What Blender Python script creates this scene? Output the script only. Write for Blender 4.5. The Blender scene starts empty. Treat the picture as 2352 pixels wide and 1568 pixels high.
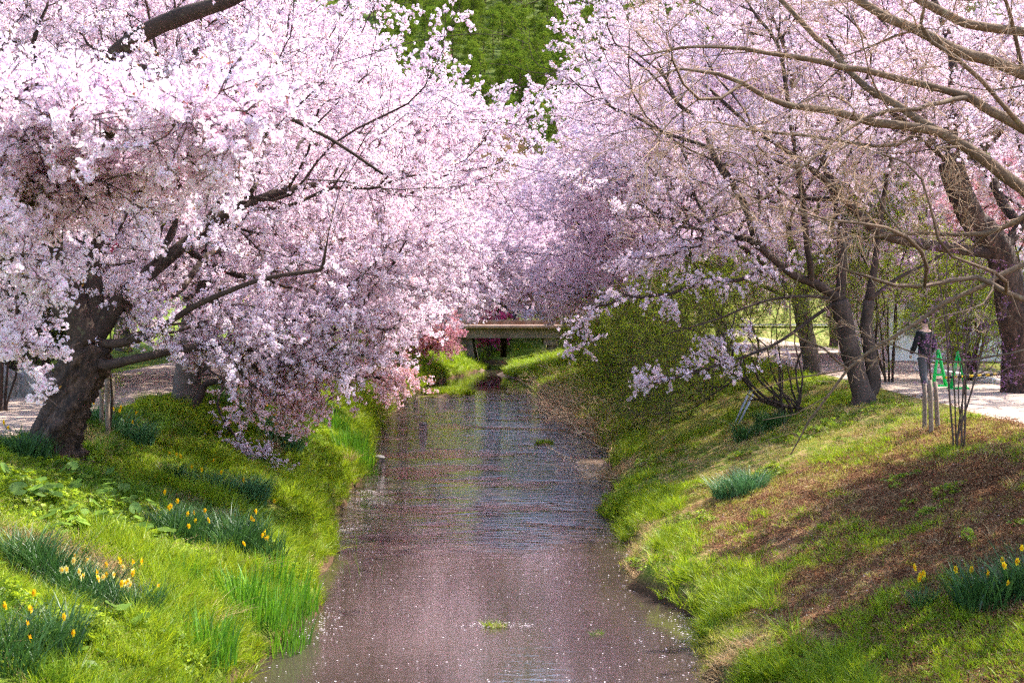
import bpy, math, random
import numpy as np
from mathutils import Vector, Matrix, Euler

# ------------------------------------------------------------------ camera, sky, sun, exposure
SC = bpy.context.scene
COL = SC.collection
CAM_H = 4.2
PITCH = math.atan(94 / 3000)
cam_d = bpy.data.cameras.new('camera')
cam_d.sensor_width = 36.0
cam_d.lens = 3000 / 2352 * 36.0
cam_d.clip_start = 0.1
cam_d.clip_end = 3000
cam_d.dof.use_dof = True
cam_d.dof.focus_distance = 26.0
cam_d.dof.aperture_fstop = 4.5
cam = bpy.data.objects.new('camera', cam_d)
COL.objects.link(cam)
cam.location = (0, 0, CAM_H)
cam.rotation_euler = (math.pi / 2 - PITCH, 0, 0)
SC.camera = cam

TO_SUN = Vector((0.80, 0.42, 1.20)).normalized()
SUN_EL = math.asin(TO_SUN.z)
SUN_ROT = math.atan2(TO_SUN.x, TO_SUN.y)
world = bpy.data.worlds.new('World')
SC.world = world
world.use_nodes = True
wn = world.node_tree.nodes
wn.clear()
w_out = wn.new('ShaderNodeOutputWorld')
w_bg = wn.new('ShaderNodeBackground')
w_sky = wn.new('ShaderNodeTexSky')
w_sky.sky_type = 'NISHITA'
w_sky.sun_disc = False
w_sky.sun_elevation = SUN_EL
w_sky.sun_rotation = SUN_ROT
w_bg.inputs['Strength'].default_value = 0.15
world.node_tree.links.new(w_sky.outputs[0], w_bg.inputs['Color'])
world.node_tree.links.new(w_bg.outputs[0], w_out.inputs['Surface'])

sun_d = bpy.data.lights.new('sun', 'SUN')
sun_d.energy = 4.0
sun_d.angle = math.radians(0.53)
sun_d.color = (1.0, 0.95, 0.87)
sun = bpy.data.objects.new('sun', sun_d)
COL.objects.link(sun)
sun.rotation_euler = TO_SUN.to_track_quat('Z', 'Y').to_euler()
sun.location = TO_SUN * 60

SC.view_settings.view_transform = 'Standard'
SC.view_settings.look = 'None'
SC.view_settings.exposure = 2.0
SC.view_settings.gamma = 1.0
SC.view_settings.use_curve_mapping = False
SC.render.engine = 'CYCLES'
SC.cycles.max_bounces = 10
SC.cycles.diffuse_bounces = 8
SC.cycles.glossy_bounces = 3
SC.cycles.transmission_bounces = 3
SC.cycles.transparent_max_bounces = 4
SC.cycles.caustics_reflective = False
SC.cycles.caustics_refractive = False
SC.cycles.use_denoising = False
SC.cycles.denoiser = 'OPENIMAGEDENOISE'
SC.cycles.denoising_input_passes = 'RGB_ALBEDO_NORMAL'
SC.cycles.denoising_prefilter = 'ACCURATE'
SC.cycles.use_adaptive_sampling = True
SC.cycles.adaptive_threshold = 0.04
SC.cycles.adaptive_min_samples = 32
SC.cycles.pixel_filter_type = 'BLACKMAN_HARRIS'
SC.cycles.filter_width = 1.35

RNG = np.random.default_rng(7)
random.seed(7)

# ------------------------------------------------------------------ small helpers
_R = cam.rotation_euler.to_matrix()

def ray(px, py):
    """world direction through a point of the photograph (2352 x 1568 grid)"""
    return (_R @ Vector(((px - 1176) / 3000, (784 - py) / 3000, -1.0)))

def P(px, py, Y):
    d = ray(px, py)
    t = Y / d.y
    return np.array((d.x * t, Y, CAM_H + d.z * t))

def vn(x, y, scale, seed=0):
    """value noise -1..1 in two dimensions"""
    x = np.asarray(x, float) / scale + 137.3 * (seed + 1)
    y = np.asarray(y, float) / scale + 71.7 * (seed + 1)
    xi, yi = np.floor(x), np.floor(y)
    fx, fy = x - xi, y - yi
    fx = fx * fx * (3 - 2 * fx)
    fy = fy * fy * (3 - 2 * fy)
    def h(a, b):
        s = np.sin(a * 127.1 + b * 311.7 + seed * 17.3) * 43758.5453
        return (s - np.floor(s)) * 2 - 1
    a = h(xi, yi) * (1 - fx) + h(xi + 1, yi) * fx
    b = h(xi, yi + 1) * (1 - fx) + h(xi + 1, yi + 1) * fx
    return a * (1 - fy) + b * fy

def ss(a, b, x):
    t = np.clip((np.asarray(x, float) - a) / (b - a), 0, 1)
    return t * t * (3 - 2 * t)

def unit(v):
    v = np.asarray(v, float)
    n = np.linalg.norm(v, axis=-1, keepdims=True)
    return v / np.maximum(n, 1e-9)

def build_mesh(name, V, polys, col=None, mats=(), midx=None, smooth=False):
    """V n x 3; polys: list of (k x m) index arrays; col per vertex; midx: list of slot numbers, one for each array"""
    me = bpy.data.meshes.new(name)
    V = np.asarray(V, np.float32)
    me.vertices.add(len(V))
    me.vertices.foreach_set('co', V.ravel())
    polys = [np.asarray(p, np.int32) for p in polys]
    keep = [i for i, p in enumerate(polys) if len(p)]
    if keep:
        li = np.concatenate([polys[i].ravel() for i in keep])
        tot = np.concatenate([np.full(len(polys[i]), polys[i].shape[1], np.int32) for i in keep])
        st = np.concatenate([[0], np.cumsum(tot)[:-1]]).astype(np.int32)
        me.loops.add(len(li))
        me.loops.foreach_set('vertex_index', li)
        me.polygons.add(len(tot))
        me.polygons.foreach_set('loop_start', st)
        me.polygons.foreach_set('loop_total', tot)
        if midx is not None:
            me.polygons.foreach_set('material_index', np.concatenate([np.full(len(polys[i]), midx[i], np.int32) for i in keep]))
        me.polygons.foreach_set('use_smooth', np.full(len(tot), bool(smooth)))
    if col is not None:
        a = me.attributes.new('col', 'FLOAT_COLOR', 'POINT')
        c = np.ones((len(V), 4), np.float32)
        c[:, :3] = col
        a.data.foreach_set('color', c.ravel())
    for m in mats:
        me.materials.append(m)
    me.update(calc_edges=True)
    me.validate()
    return me

class Buf:
    """collects shapes for ONE mesh"""
    def __init__(self):
        self.V, self.Q, self.T, self.C, self.n = [], [], [], [], 0
    def add(self, V, Q=None, T=None, c=(1, 1, 1)):
        V = np.asarray(V, float).reshape(-1, 3)
        self.V.append(V)
        c = np.asarray(c, float)
        self.C.append(np.broadcast_to(c, V.shape) if c.ndim == 1 else c)
        if Q is not None and len(Q):
            self.Q.append(np.asarray(Q, np.int32).reshape(-1, 4) + self.n)
        if T is not None and len(T):
            self.T.append(np.asarray(T, np.int32).reshape(-1, 3) + self.n)
        self.n += len(V)
        return self
    def mesh(self, name, mats, smooth=False):
        V = np.concatenate(self.V) if self.V else np.zeros((0, 3))
        C = np.concatenate(self.C) if self.C else np.zeros((0, 3))
        Q = np.concatenate(self.Q) if self.Q else np.zeros((0, 4), np.int32)
        T = np.concatenate(self.T) if self.T else np.zeros((0, 3), np.int32)
        return build_mesh(name, V, [Q, T], C, mats if isinstance(mats, (list, tuple)) else (mats,), None, smooth)
    def box(self, a, b, c=(1, 1, 1), bev=0.0):
        x0, y0, z0 = a
        x1, y1, z1 = b
        V = [(x0, y0, z0), (x1, y0, z0), (x1, y1, z0), (x0, y1, z0), (x0, y0, z1), (x1, y0, z1), (x1, y1, z1), (x0, y1, z1)]
        return self.add(V, [(0, 3, 2, 1), (4, 5, 6, 7), (0, 1, 5, 4), (1, 2, 6, 5), (2, 3, 7, 6), (3, 0, 4, 7)], c=c)
    def tube(self, pts, rad, sides=8, c=(1, 1, 1), cap=True, gnarl=0.0, seed=0, twist=0.0):
        pts = np.asarray(pts, float)
        n = len(pts)
        rad = np.broadcast_to(np.asarray(rad, float), (n,))
        t = unit(np.gradient(pts, axis=0))
        N = np.zeros((n, 3))
        ref = np.array((0.0, 1.0, 0.0)) if abs(t[0][1]) < 0.9 else np.array((1.0, 0, 0))
        v = ref - t[0] * ref.dot(t[0])
        N[0] = v / np.linalg.norm(v)
        for i in range(1, n):
            v = N[i - 1] - t[i] * N[i - 1].dot(t[i])
            N[i] = v / max(np.linalg.norm(v), 1e-9)
        B = np.cross(t, N)
        a = np.linspace(0, 2 * math.pi, sides, endpoint=False)
        L = np.concatenate([[0], np.cumsum(np.linalg.norm(np.diff(pts, axis=0), axis=1))])
        ang = a[None, :] + twist * L[:, None]
        r = rad[:, None] * np.ones((1, sides))
        if gnarl:
            for oct_, (sc, am) in enumerate(((1.0, 0.6), (0.45, 0.4), (0.18, 0.22))):
                cx = np.cos(ang) * rad[:, None] * 2.6
                sy = np.sin(ang) * rad[:, None] * 2.6
                f = vn(cx + L[:, None] * 0.35, sy * 1.0 + L[:, None] * 0.9, 0.62 * sc, seed + oct_)
                f = np.where(oct_ == 0, f, 1 - 2 * np.abs(f))
                r = r * (1 + gnarl * am * f)
        V = pts[:, None, :] + r[:, :, None] * (np.cos(ang)[:, :, None] * N[:, None, :] + np.sin(ang)[:, :, None] * B[:, None, :])
        idx = np.arange(n * sides).reshape(n, sides)
        nx = np.roll(idx, -1, axis=1)
        Q = np.stack([idx[:-1], nx[:-1], nx[1:], idx[1:]], -1).reshape(-1, 4)
        V = V.reshape(-1, 3)
        T = None
        if cap:
            V = np.concatenate([V, pts[:1], pts[-1:]])
            c0, c1 = n * sides, n * sides + 1
            T = [(c0, nx[0][k], idx[0][k]) for k in range(sides)] + [(c1, idx[-1][k], nx[-1][k]) for k in range(sides)]
        return self.add(V, Q, T, c)

def cyl_pts(a, b, k=2):
    a, b = np.asarray(a, float), np.asarray(b, float)
    return a + (b - a) * np.linspace(0, 1, k)[:, None]

def obj(name, me, parent=None, loc=(0, 0, 0), rot=(0, 0, 0), scl=(1, 1, 1), kind=None):
    o = bpy.data.objects.new(name, me)
    COL.objects.link(o)
    o.location, o.rotation_euler, o.scale = loc, rot, scl
    if parent is not None:
        o.parent = parent
    if kind:
        o['kind'] = kind
    return o

def tag(o, label, cat, group=None, kind=None):
    o['label'], o['category'] = label, cat
    if group:
        o['group'] = group
    if kind:
        o['kind'] = kind
    return o

def thing(name, label, cat, loc=(0, 0, 0), rz=0.0, group=None):
    return tag(obj(name, None, None, loc, (0, 0, rz)), label, cat, group)

def dup(root, loc, rz=0.0, s=1.0, label=None, group=None):
    r = root.copy()
    COL.objects.link(r)
    r.location, r.rotation_euler, r.scale = loc, (0, 0, rz), (s, s, s) if np.isscalar(s) else s
    if label:
        r['label'] = label
    if group:
        r['group'] = group
    for ch in list(root.children):
        c = ch.copy()
        COL.objects.link(c)
        c.parent = r
        for g in ch.children:
            d = g.copy()
            COL.objects.link(d)
            d.parent = c
    return r

# ------------------------------------------------------------------ materials
class NT:
    def __init__(self, name):
        self.m = bpy.data.materials.new(name)
        self.m.use_nodes = True
        self.t = self.m.node_tree
        self.t.nodes.clear()
        self.out = self.t.nodes.new('ShaderNodeOutputMaterial')
    def n(self, kind, **kw):
        nd = self.t.nodes.new(kind)
        for k, v in kw.items():
            if k in nd.inputs.keys() if hasattr(nd.inputs, 'keys') else False:
                nd.inputs[k].default_value = v
            else:
                setattr(nd, k, v)
        return nd
    def l(self, a, b):
        self.t.links.new(a, b)
    def noise(self, vec, scale, detail=4.0, rough=0.55):
        nd = self.t.nodes.new('ShaderNodeTexNoise')
        nd.inputs['Scale'].default_value = scale
        nd.inputs['Detail'].default_value = detail
        nd.inputs['Roughness'].default_value = rough
        if vec is not None:
            self.l(vec, nd.inputs['Vector'])
        return nd.outputs['Fac']
    def ramp(self, fac, stops):
        nd = self.t.nodes.new('ShaderNodeValToRGB')
        e = nd.color_ramp.elements
        while len(e) < len(stops):
            e.new(0.5)
        for k, (p, c) in enumerate(stops):
            e[k].position = p
            e[k].color = (*c, 1) if len(c) == 3 else c
        self.l(fac, nd.inputs['Fac'])
        return nd.outputs['Color']
    def mapping(self, vec, scale=(1, 1, 1), loc=(0, 0, 0)):
        nd = self.t.nodes.new('ShaderNodeMapping')
        nd.inputs['Scale'].default_value = scale
        nd.inputs['Location'].default_value = loc
        self.l(vec, nd.inputs['Vector'])
        return nd.outputs['Vector']
    def pos(self):
        return self.t.nodes.new('ShaderNodeNewGeometry').outputs['Position']
    def objc(self):
        return self.t.nodes.new('ShaderNodeTexCoord').outputs['Object']
    def mix(self, fac, a, b, blend='MIX'):
        nd = self.t.nodes.new('ShaderNodeMix')
        nd.data_type = 'RGBA'
        nd.blend_type = blend
        for s, v in ((nd.inputs['Factor'], fac), (nd.inputs['A'] if False else nd.inputs[6], a), (nd.inputs[7], b)):
            if hasattr(v, 'is_linked') or hasattr(v, 'links'):
                self.l(v, s)
            elif isinstance(v, (int, float)):
                s.default_value = v
            else:
                s.default_value = (*v, 1) if len(v) == 3 else v
        return nd.outputs[2]
    def math(self, op, a, b=None, clamp=False):
        nd = self.t.nodes.new('ShaderNodeMath')
        nd.operation = op
        nd.use_clamp = clamp
        for k, v in enumerate((a, b)):
            if v is None:
                continue
            if isinstance(v, (int, float)):
                nd.inputs[k].default_value = v
            else:
                self.l(v, nd.inputs[k])
        return nd.outputs[0]
    def maprange(self, v, a, b, c=0.0, d=1.0, smooth=True):
        nd = self.t.nodes.new('ShaderNodeMapRange')
        nd.interpolation_type = 'SMOOTHSTEP' if smooth else 'LINEAR'
        self.l(v, nd.inputs[0])
        for k, x in enumerate((a, b, c, d)):
            nd.inputs[k + 1].default_value = x
        return nd.outputs[0]
    def bump(self, h, strength=0.4, dist=0.02):
        nd = self.t.nodes.new('ShaderNodeBump')
        nd.inputs['Strength'].default_value = strength
        nd.inputs['Distance'].default_value = dist
        self.l(h, nd.inputs['Height'])
        return nd.outputs['Normal']
    def principled(self, color, rough=0.8, normal=None, metal=0.0, spec=0.3):
        b = self.t.nodes.new('ShaderNodeBsdfPrincipled')
        if hasattr(color, 'links'):
            self.l(color, b.inputs['Base Color'])
        else:
            b.inputs['Base Color'].default_value = (*color, 1)
        if hasattr(rough, 'links'):
            self.l(rough, b.inputs['Roughness'])
        else:
            b.inputs['Roughness'].default_value = rough
        b.inputs['Metallic'].default_value = metal
        b.inputs['Specular IOR Level'].default_value = spec
        if normal is not None:
            self.l(normal, b.inputs['Normal'])
        self.l(b.outputs[0], self.out.inputs['Surface'])
        return b

def leaf_material(name, trans=0.35, rand=0.25, gloss=0.0, noise_scale=None):
    """petals, leaves and blades: colour from the mesh's own colour, thin enough for light to pass"""
    t = NT(name)
    at = t.n('ShaderNodeAttribute')
    at.attribute_name = 'col'
    oi = t.n('ShaderNodeObjectInfo')
    k = t.maprange(oi.outputs['Random'], 0, 1, 1 - rand, 1 + rand * 0.5, False)
    hs = t.n('ShaderNodeHueSaturation')
    t.l(at.outputs['Color'], hs.inputs['Color'])
    t.l(k, hs.inputs['Value'])
    d = t.n('ShaderNodeBsdfDiffuse')
    tr = t.n('ShaderNodeBsdfTranslucent')
    mx = t.n('ShaderNodeMixShader')
    mx.inputs[0].default_value = trans
    t.l(hs.outputs[0], d.inputs['Color'])
    t.l(hs.outputs[0], tr.inputs['Color'])
    t.l(d.outputs[0], mx.inputs[1])
    t.l(tr.outputs[0], mx.inputs[2])
    last = mx.outputs[0]
    if gloss:
        g = t.n('ShaderNodeBsdfGlossy')
        g.inputs['Roughness'].default_value = 0.45
        m2 = t.n('ShaderNodeMixShader')
        m2.inputs[0].default_value = gloss
        t.l(last, m2.inputs[1])
        t.l(g.outputs[0], m2.inputs[2])
        last = m2.outputs[0]
    t.l(last, t.out.inputs['Surface'])
    return t.m

def bark_material(name, dark, light, ring=6.0, lichen=0.0, bump=0.6):
    t = NT(name)
    p = t.objc()
    n1 = t.noise(t.mapping(p, (3, 3, 9)), ring, 6, 0.65)
    n2 = t.noise(p, 1.7, 4)
    n3 = t.noise(p, 38.0, 4, 0.7)
    f = t.math('ADD', t.math('MULTIPLY', n1, 0.6), t.math('MULTIPLY', n3, 0.4))
    c = t.ramp(f, [(0.3, dark), (0.5, tuple((a + b) / 2 for a, b in zip(dark, light))), (0.68, light)])
    c = t.mix(t.maprange(n2, 0.42, 0.62), c, t.mix(0.5, c, dark))
    if lichen:
        n4 = t.noise(p, 9.0, 4, 0.6)
        c = t.mix(t.maprange(n4, 0.6, 0.68, 0, lichen), c, (0.26, 0.25, 0.13))
    t.principled(c, 0.85, t.bump(f, bump, 0.03), spec=0.2)
    return t.m

def plain(name, color, rough=0.7, var=0.25, scale=12.0, metal=0.0, bump=0.15, spec=0.3):
    t = NT(name)
    p = t.objc()
    n = t.noise(p, scale, 5, 0.6)
    c = t.ramp(n, [(0.3, tuple(x * (1 - var) for x in color)), (0.7, tuple(min(1, x * (1 + var)) for x in color))])
    t.principled(c, rough, t.bump(n, bump, 0.01), metal, spec)
    return t.m

M = {}
M['petal'] = leaf_material('petal', 0.48, 0.10)
M['petal_deep'] = leaf_material('petal_deep', 0.35, 0.2)
M['leaf'] = leaf_material('leaf', 0.62, 0.35, 0.02)
M['grass'] = leaf_material('grass_blade', 0.45, 0.35, 0.02)
M['needle'] = leaf_material('needle', 0.40, 0.4)
M['strap'] = leaf_material('strap_leaf', 0.3, 0.15, 0.04)
M['flower'] = leaf_material('flower_petal', 0.35, 0.1)
M['straw'] = leaf_material('straw', 0.2, 0.3)
def old_bark():
    t = NT('bark_old')
    p = t.objc()
    w = t.noise(p, 2.2, 3)
    v = t.n('ShaderNodeVectorMath')
    v.operation = 'ADD'
    t.l(t.mapping(p, (5.0, 5.0, 1.7)), v.inputs[0])
    t.l(w, v.inputs[1])
    rid = t.noise(v.outputs[0], 2.4, 7, 0.7)
    fine = t.noise(p, 34.0, 5, 0.7)
    rings = t.noise(t.mapping(p, (2, 2, 14)), 5.0, 4, 0.6)
    f = t.math('ADD', t.math('MULTIPLY', rid, 0.6), t.math('ADD', t.math('MULTIPLY', fine, 0.28), t.math('MULTIPLY', rings, 0.12)))
    c = t.ramp(f, [(0.36, (0.006, 0.004, 0.003)), (0.47, (0.036, 0.019, 0.013)), (0.55, (0.085, 0.045, 0.029)), (0.65, (0.21, 0.125, 0.088))])
    t.principled(c, 0.75, t.bump(f, 1.0, 0.09), spec=0.3)
    return t.m
M['bark_old'] = old_bark()
M['bark_grey'] = bark_material('bark_grey', (0.045, 0.032, 0.028), (0.22, 0.165, 0.14), 8.0, 0.2)
M['bark_cherry'] = bark_material('bark_cherry', (0.016, 0.010, 0.008), (0.10, 0.060, 0.046), 7.0, 0.2)
M['bark_band'] = bark_material('bark_band', (0.022, 0.014, 0.011), (0.15, 0.10, 0.08), 9.0, 0.1, 0.8)
M['bark_pale'] = bark_material('bark_pale', (0.045, 0.028, 0.018), (0.26, 0.165, 0.10), 8.0, 0.3, 0.5)
M['bark_pine'] = bark_material('bark_pine', (0.05, 0.03, 0.02), (0.2, 0.11, 0.07), 6.0)
M['twig'] = plain('twig', (0.095, 0.058, 0.045), 0.8, 0.35)
M['twig_pale'] = plain('twig_pale', (0.40, 0.25, 0.15), 0.8, 0.3)
M['wood'] = plain('stake_wood', (0.20, 0.145, 0.105), 0.85, 0.4, 25)

# ------------------------------------------------------------------ the lie of the land
LE = np.array([(-20, -2.9), (0, -2.9), (12, -3.0), (14.5, -2.98), (16.1, -2.84), (17.4, -2.72), (19.6, -3.07), (21.2, -3.05), (24, -3.35), (26.8, -3.54),
               (30, -3.35), (32.8, -3.5), (37.3, -4.12), (45, -4.4), (54.8, -4.6), (64.6, -4.3), (72, -3.0), (78, -1.9), (84, -1.9), (88, -2.8), (93, -6), (100, -14), (112, -40)])
RE = np.array([(-20, 2.6), (0, 2.6), (12, 2.5), (15.75, 2.3), (18, 2.2), (19.0, 1.75), (19.7, 1.67), (21, 1.98), (22.9, 1.98), (25.7, 1.8), (28.6, 2.14), (33.2, 2.6),
               (37, 2.75), (40.6, 2.5), (46.7, 1.9), (57, 1.4), (63, 1.1), (74, -0.1), (78, -0.3), (84, -0.3), (88, -0.8), (93, -3.6), (100, -10.5), (112, -34)])

def edge_l(y):
    return np.interp(y, LE[:, 0], LE[:, 1]) + 0.20 * vn(y, 0 * np.asarray(y), 1.5, 3) + 0.09 * vn(y, 0 * np.asarray(y), 0.5, 4)

def edge_r(y):
    return np.interp(y, RE[:, 0], RE[:, 1]) + 0.20 * vn(y, 0 * np.asarray(y), 1.5, 5) + 0.09 * vn(y, 0 * np.asarray(y), 0.5, 6)

def path_l(y):
    return -7.35 - 0.012 * np.clip(np.asarray(y, float) - 20, 0, 60)

def path_r(y):
    return 8.25 + 0.01 * np.clip(np.asarray(y, float) - 20, 0, 60) + 0 * np.asarray(y, float)

TOP = 2.1

def height(x, y):
    x = np.asarray(x, float)
    y = np.asarray(y, float)
    el, er = edge_l(y), edge_r(y)
    pl, pr = path_l(y), path_r(y)
    lump = 0.09 * vn(x, y, 1.3, 11) + 0.05 * vn(x, y, 0.5, 12)
    # left bank
    dl = el - x
    ul = np.clip(dl / np.maximum(el - pl, 0.5), 0, 1)
    zl = 0.30 * ss(-0.05, 0.30, dl) + (TOP - 0.30) * (1 - (1 - ul) ** 1.35) + lump * ss(0.1, 0.6, dl) * (1 - ss(0.85, 1.0, ul))
    zl += 0.10 * (vn(x, y, 0.9, 13) + 0.5) * ss(0.1, 0.5, dl) * (1 - ss(1.0, 2.2, dl))
    # right bank
    dr = x - er
    ur = np.clip(dr / np.maximum(pr - er, 0.5), 0, 1)
    zr = 0.20 * ss(-0.05, 0.35, dr) + (TOP - 0.20) * (1 - (1 - ur) ** 1.30) + 0.6 * lump * ss(0.1, 0.6, dr) * (1 - ss(0.85, 1.0, ur))
    bed = -0.45 + 0.06 * vn(x, y, 1.5, 14)
    z = np.where(dl > 0, zl, np.where(dr > 0, zr, bed))
    z = np.where((dl <= 0) & (dr <= 0), np.maximum(bed, np.maximum(-0.45, np.maximum(dl * 1.5, dr * 1.5))), z)
    # beyond the paths
    z = z + 1.6 * ss(-12.5, -24, x) * (y < 200) + 0.02 * vn(x, y, 5, 15) * (np.abs(x) > 13)
    # ground lifts towards the hill beyond the bridge
    far = ss(86, 125, y)
    z = z + far * 4.5 * ss(2.0, 5.0, np.where(x < el, dl, dr))
    # the cross road carried by the bridge
    rd = ss(76.5, 79.6, y) * (1 - ss(86.4, 90, y)) * ss(2.2, 4.0, np.where(x < 0, -x - 0.6, x - 1.2))
    z = z * (1 - rd) + np.maximum(z, 2.5) * rd
    return z

def hz(x, y):
    return float(height(np.array([x]), np.array([y]))[0])

def ground_hit(px, py, y0=9.0, y1=115.0):
    """where the line of sight through a point of the photograph meets the land"""
    d = ray(px, py)
    ys = np.arange(y0, y1, 0.05)
    xs = d.x / d.y * ys
    zs = CAM_H + d.z / d.y * ys
    h = np.maximum(height(xs, ys), 0.0)
    k = np.argmax(zs < h)
    return np.array((xs[k], ys[k], h[k]))

gx = np.concatenate([np.array([-320, -220, -150, -100, -70, -50, -38, -30, -25, -21, -18, -16, -14.5, -13.2]), np.arange(-12.4, 12.4, 0.125),
                     np.array([12.6, 13.2, 14.5, 16, 18, 21, 25, 30, 38, 50, 70, 100, 150, 220, 320])])
gy = np.concatenate([np.array([-40, -25, -15, -8, -2, 3, 7, 10, 12]), np.arange(12.5, 34, 0.14), np.arange(34, 60, 0.28), np.arange(60, 96, 0.45), np.arange(96, 124, 1.5)])
GX, GY = np.meshgrid(gx, gy)
GZ = height(GX, GY)
idx = np.arange(GX.size).reshape(GX.shape)
GQ = np.stack([idx[:-1, :-1], idx[:-1, 1:], idx[1:, 1:], idx[1:, :-1]], -1).reshape(-1, 4)

def ground_material():
    t = NT('bank_soil_and_turf')
    p = t.pos()
    sx = t.n('ShaderNodeSeparateXYZ')
    t.l(p, sx.inputs[0])
    n1 = t.noise(p, 0.9, 5, 0.6)
    n2 = t.noise(p, 5.0, 5, 0.65)
    n3 = t.noise(p, 40.0, 4, 0.7)
    green = t.ramp(n2, [(0.3, (0.05, 0.085, 0.010)), (0.5, (0.11, 0.16, 0.015)), (0.7, (0.20, 0.22, 0.04))])
    litter = t.ramp(n3, [(0.32, (0.055, 0.022, 0.012)), (0.5, (0.17, 0.078, 0.040)), (0.68, (0.36, 0.20, 0.11))])
    straw = t.ramp(n2, [(0.3, (0.18, 0.105, 0.045)), (0.7, (0.42, 0.29, 0.13))])
    # leaf litter lies under the bare tree of the right bank
    near_r = t.math('MULTIPLY', t.maprange(sx.outputs[0], 2.4, 3.5), t.maprange(sx.outputs[1], 24.5, 19.5))
    side_r = t.maprange(sx.outputs[0], 1.0, 2.4)
    f = t.math('ADD', t.math('MULTIPLY', near_r, 0.62), t.math('SUBTRACT', n1, 0.42))
    f = t.maprange(f, 0.12, 0.36)
    c = t.mix(f, green, litter)
    c = t.mix(t.math('MULTIPLY', t.maprange(n2, 0.46, 0.60), t.math('MULTIPLY', side_r, 0.75)), c, straw)
    low = t.maprange(sx.outputs[2], 0.32, 0.06)
    c = t.mix(low, c, t.ramp(n3, [(0.3, (0.03, 0.017, 0.010)), (0.7, (0.15, 0.085, 0.045))]))
    h = t.math('ADD', t.math('MULTIPLY', n2, 0.5), n3)
    t.principled(c, 0.95, t.bump(h, 0.7, 0.05), spec=0.1)
    return t.m

ground = obj('ground', build_mesh('ground', np.stack([GX, GY, GZ], -1).reshape(-1, 3), [GQ], None, (ground_material(),), None, True), kind='structure')

# water -------------------------------------------------------------
def water_material():
    t = NT('stream_water')
    p = t.pos()
    sx = t.n('ShaderNodeSeparateXYZ')
    t.l(p, sx.inputs[0])
    a = t.noise(t.mapping(p, (0.55, 2.8, 1)), 2.3, 4, 0.55)
    b = t.noise(t.mapping(p, (0.6, 2.0, 1)), 8.0, 3, 0.6)
    patch = t.noise(t.mapping(p, (0.30, 0.55, 1)), 1.0, 4, 0.6)
    # a riffle in the middle reach, slack water near the viewer and under the bridge
    rif = t.math('MULTIPLY', t.maprange(sx.outputs[1], 19.5, 31), t.maprange(sx.outputs[1], 62, 52))
    k = t.math('ADD', 0.028, t.math('MULTIPLY', rif, t.maprange(patch, 0.40, 0.58, 0.12, 1.0)))
    h = t.math('MULTIPLY', t.math('ADD', a, t.math('MULTIPLY', b, 0.25)), k)
    bp = t.bump(h, 1.0, 0.10)
    nb = t.noise(t.mapping(p, (0.6, 0.2, 1)), 1.2, 4)
    c = t.ramp(nb, [(0.3, (0.028, 0.019, 0.015)), (0.7, (0.050, 0.035, 0.028))])
    br = t.principled(c, 0.03, bp, spec=0.5)
    br.inputs['IOR'].default_value = 1.75
    return t.m

wy = np.concatenate([np.arange(-40, 12, 4.0), np.arange(12, 113, 1.5)])
wl, wr = edge_l(wy) - 1.2, edge_r(wy) + 1.2
WV = np.concatenate([np.stack([wl, wy, 0 * wy], -1), np.stack([wr, wy, 0 * wy], -1)])
nwy = len(wy)
WQ = [(i, nwy + i, nwy + i + 1, i + 1) for i in range(nwy - 1)]
water = obj('water', build_mesh('water', WV, [np.array(WQ)], None, (water_material(),), None, True), kind='structure')

# paths -------------------------------------------------------------
def path_material():
    t = NT('path_paving')
    p = t.pos()
    n1 = t.noise(p, 0.7, 4)
    n2 = t.noise(p, 22.0, 5, 0.7)
    c = t.ramp(t.math('ADD', t.math('MULTIPLY', n1, 0.4), t.math('MULTIPLY', n2, 0.6)), [(0.3, (0.24, 0.175, 0.135)), (0.7, (0.47, 0.36, 0.285))])
    t.principled(c, 0.9, t.bump(n2, 0.4, 0.01), spec=0.15)
    return t.m
M['path'] = path_material()

def strip(name, f0, f1, ys, dz=0.025, mat=None):
    V, Q = [], []
    for y in ys:
        a, b = float(f0(y)), float(f1(y))
        for k in range(9):
            x = a + (b - a) * k / 8
            V.append((x, y, max(hz(x, y), TOP) + dz - (0.06 if k in (0, 8) else 0)))
    for i in range(len(ys) - 1):
        for k in range(8):
            j = i * 9 + k
            Q.append((j, j + 1, j + 10, j + 9))
    return obj(name, build_mesh(name, V, [np.array(Q)], None, (mat,), None, True), kind='structure')

ysp = list(np.arange(-20, 78, 0.8))
strip('path_left', lambda y: -11.6 - 0.012 * max(0, y - 20), lambda y: path_l(y) - 0.05 + 0.12 * float(vn(np.array(y), np.array(0.0), 2.0, 31)), ysp, 0.03, M['path'])
strip('path_right', lambda y: path_r(y) + 0.05 + 0.12 * float(vn(np.array(y), np.array(0.0), 2.0, 32)), lambda y: 14.5, ysp, 0.03, M['path'])

# hill ---------------------------------------------------------------
def hill_h(x, y):
    x = np.asarray(x, float)
    y = np.asarray(y, float)
    base = np.interp(y, [112, 122, 150, 200, 350, 520, 700], [4.0, 7.5, 17, 33, 88, 140, 150])
    return base + 5 * vn(x, y, 60, 21) * ss(130, 220, y) + 1.5 * vn(x, y, 18, 22) * ss(120, 180, y)

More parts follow.
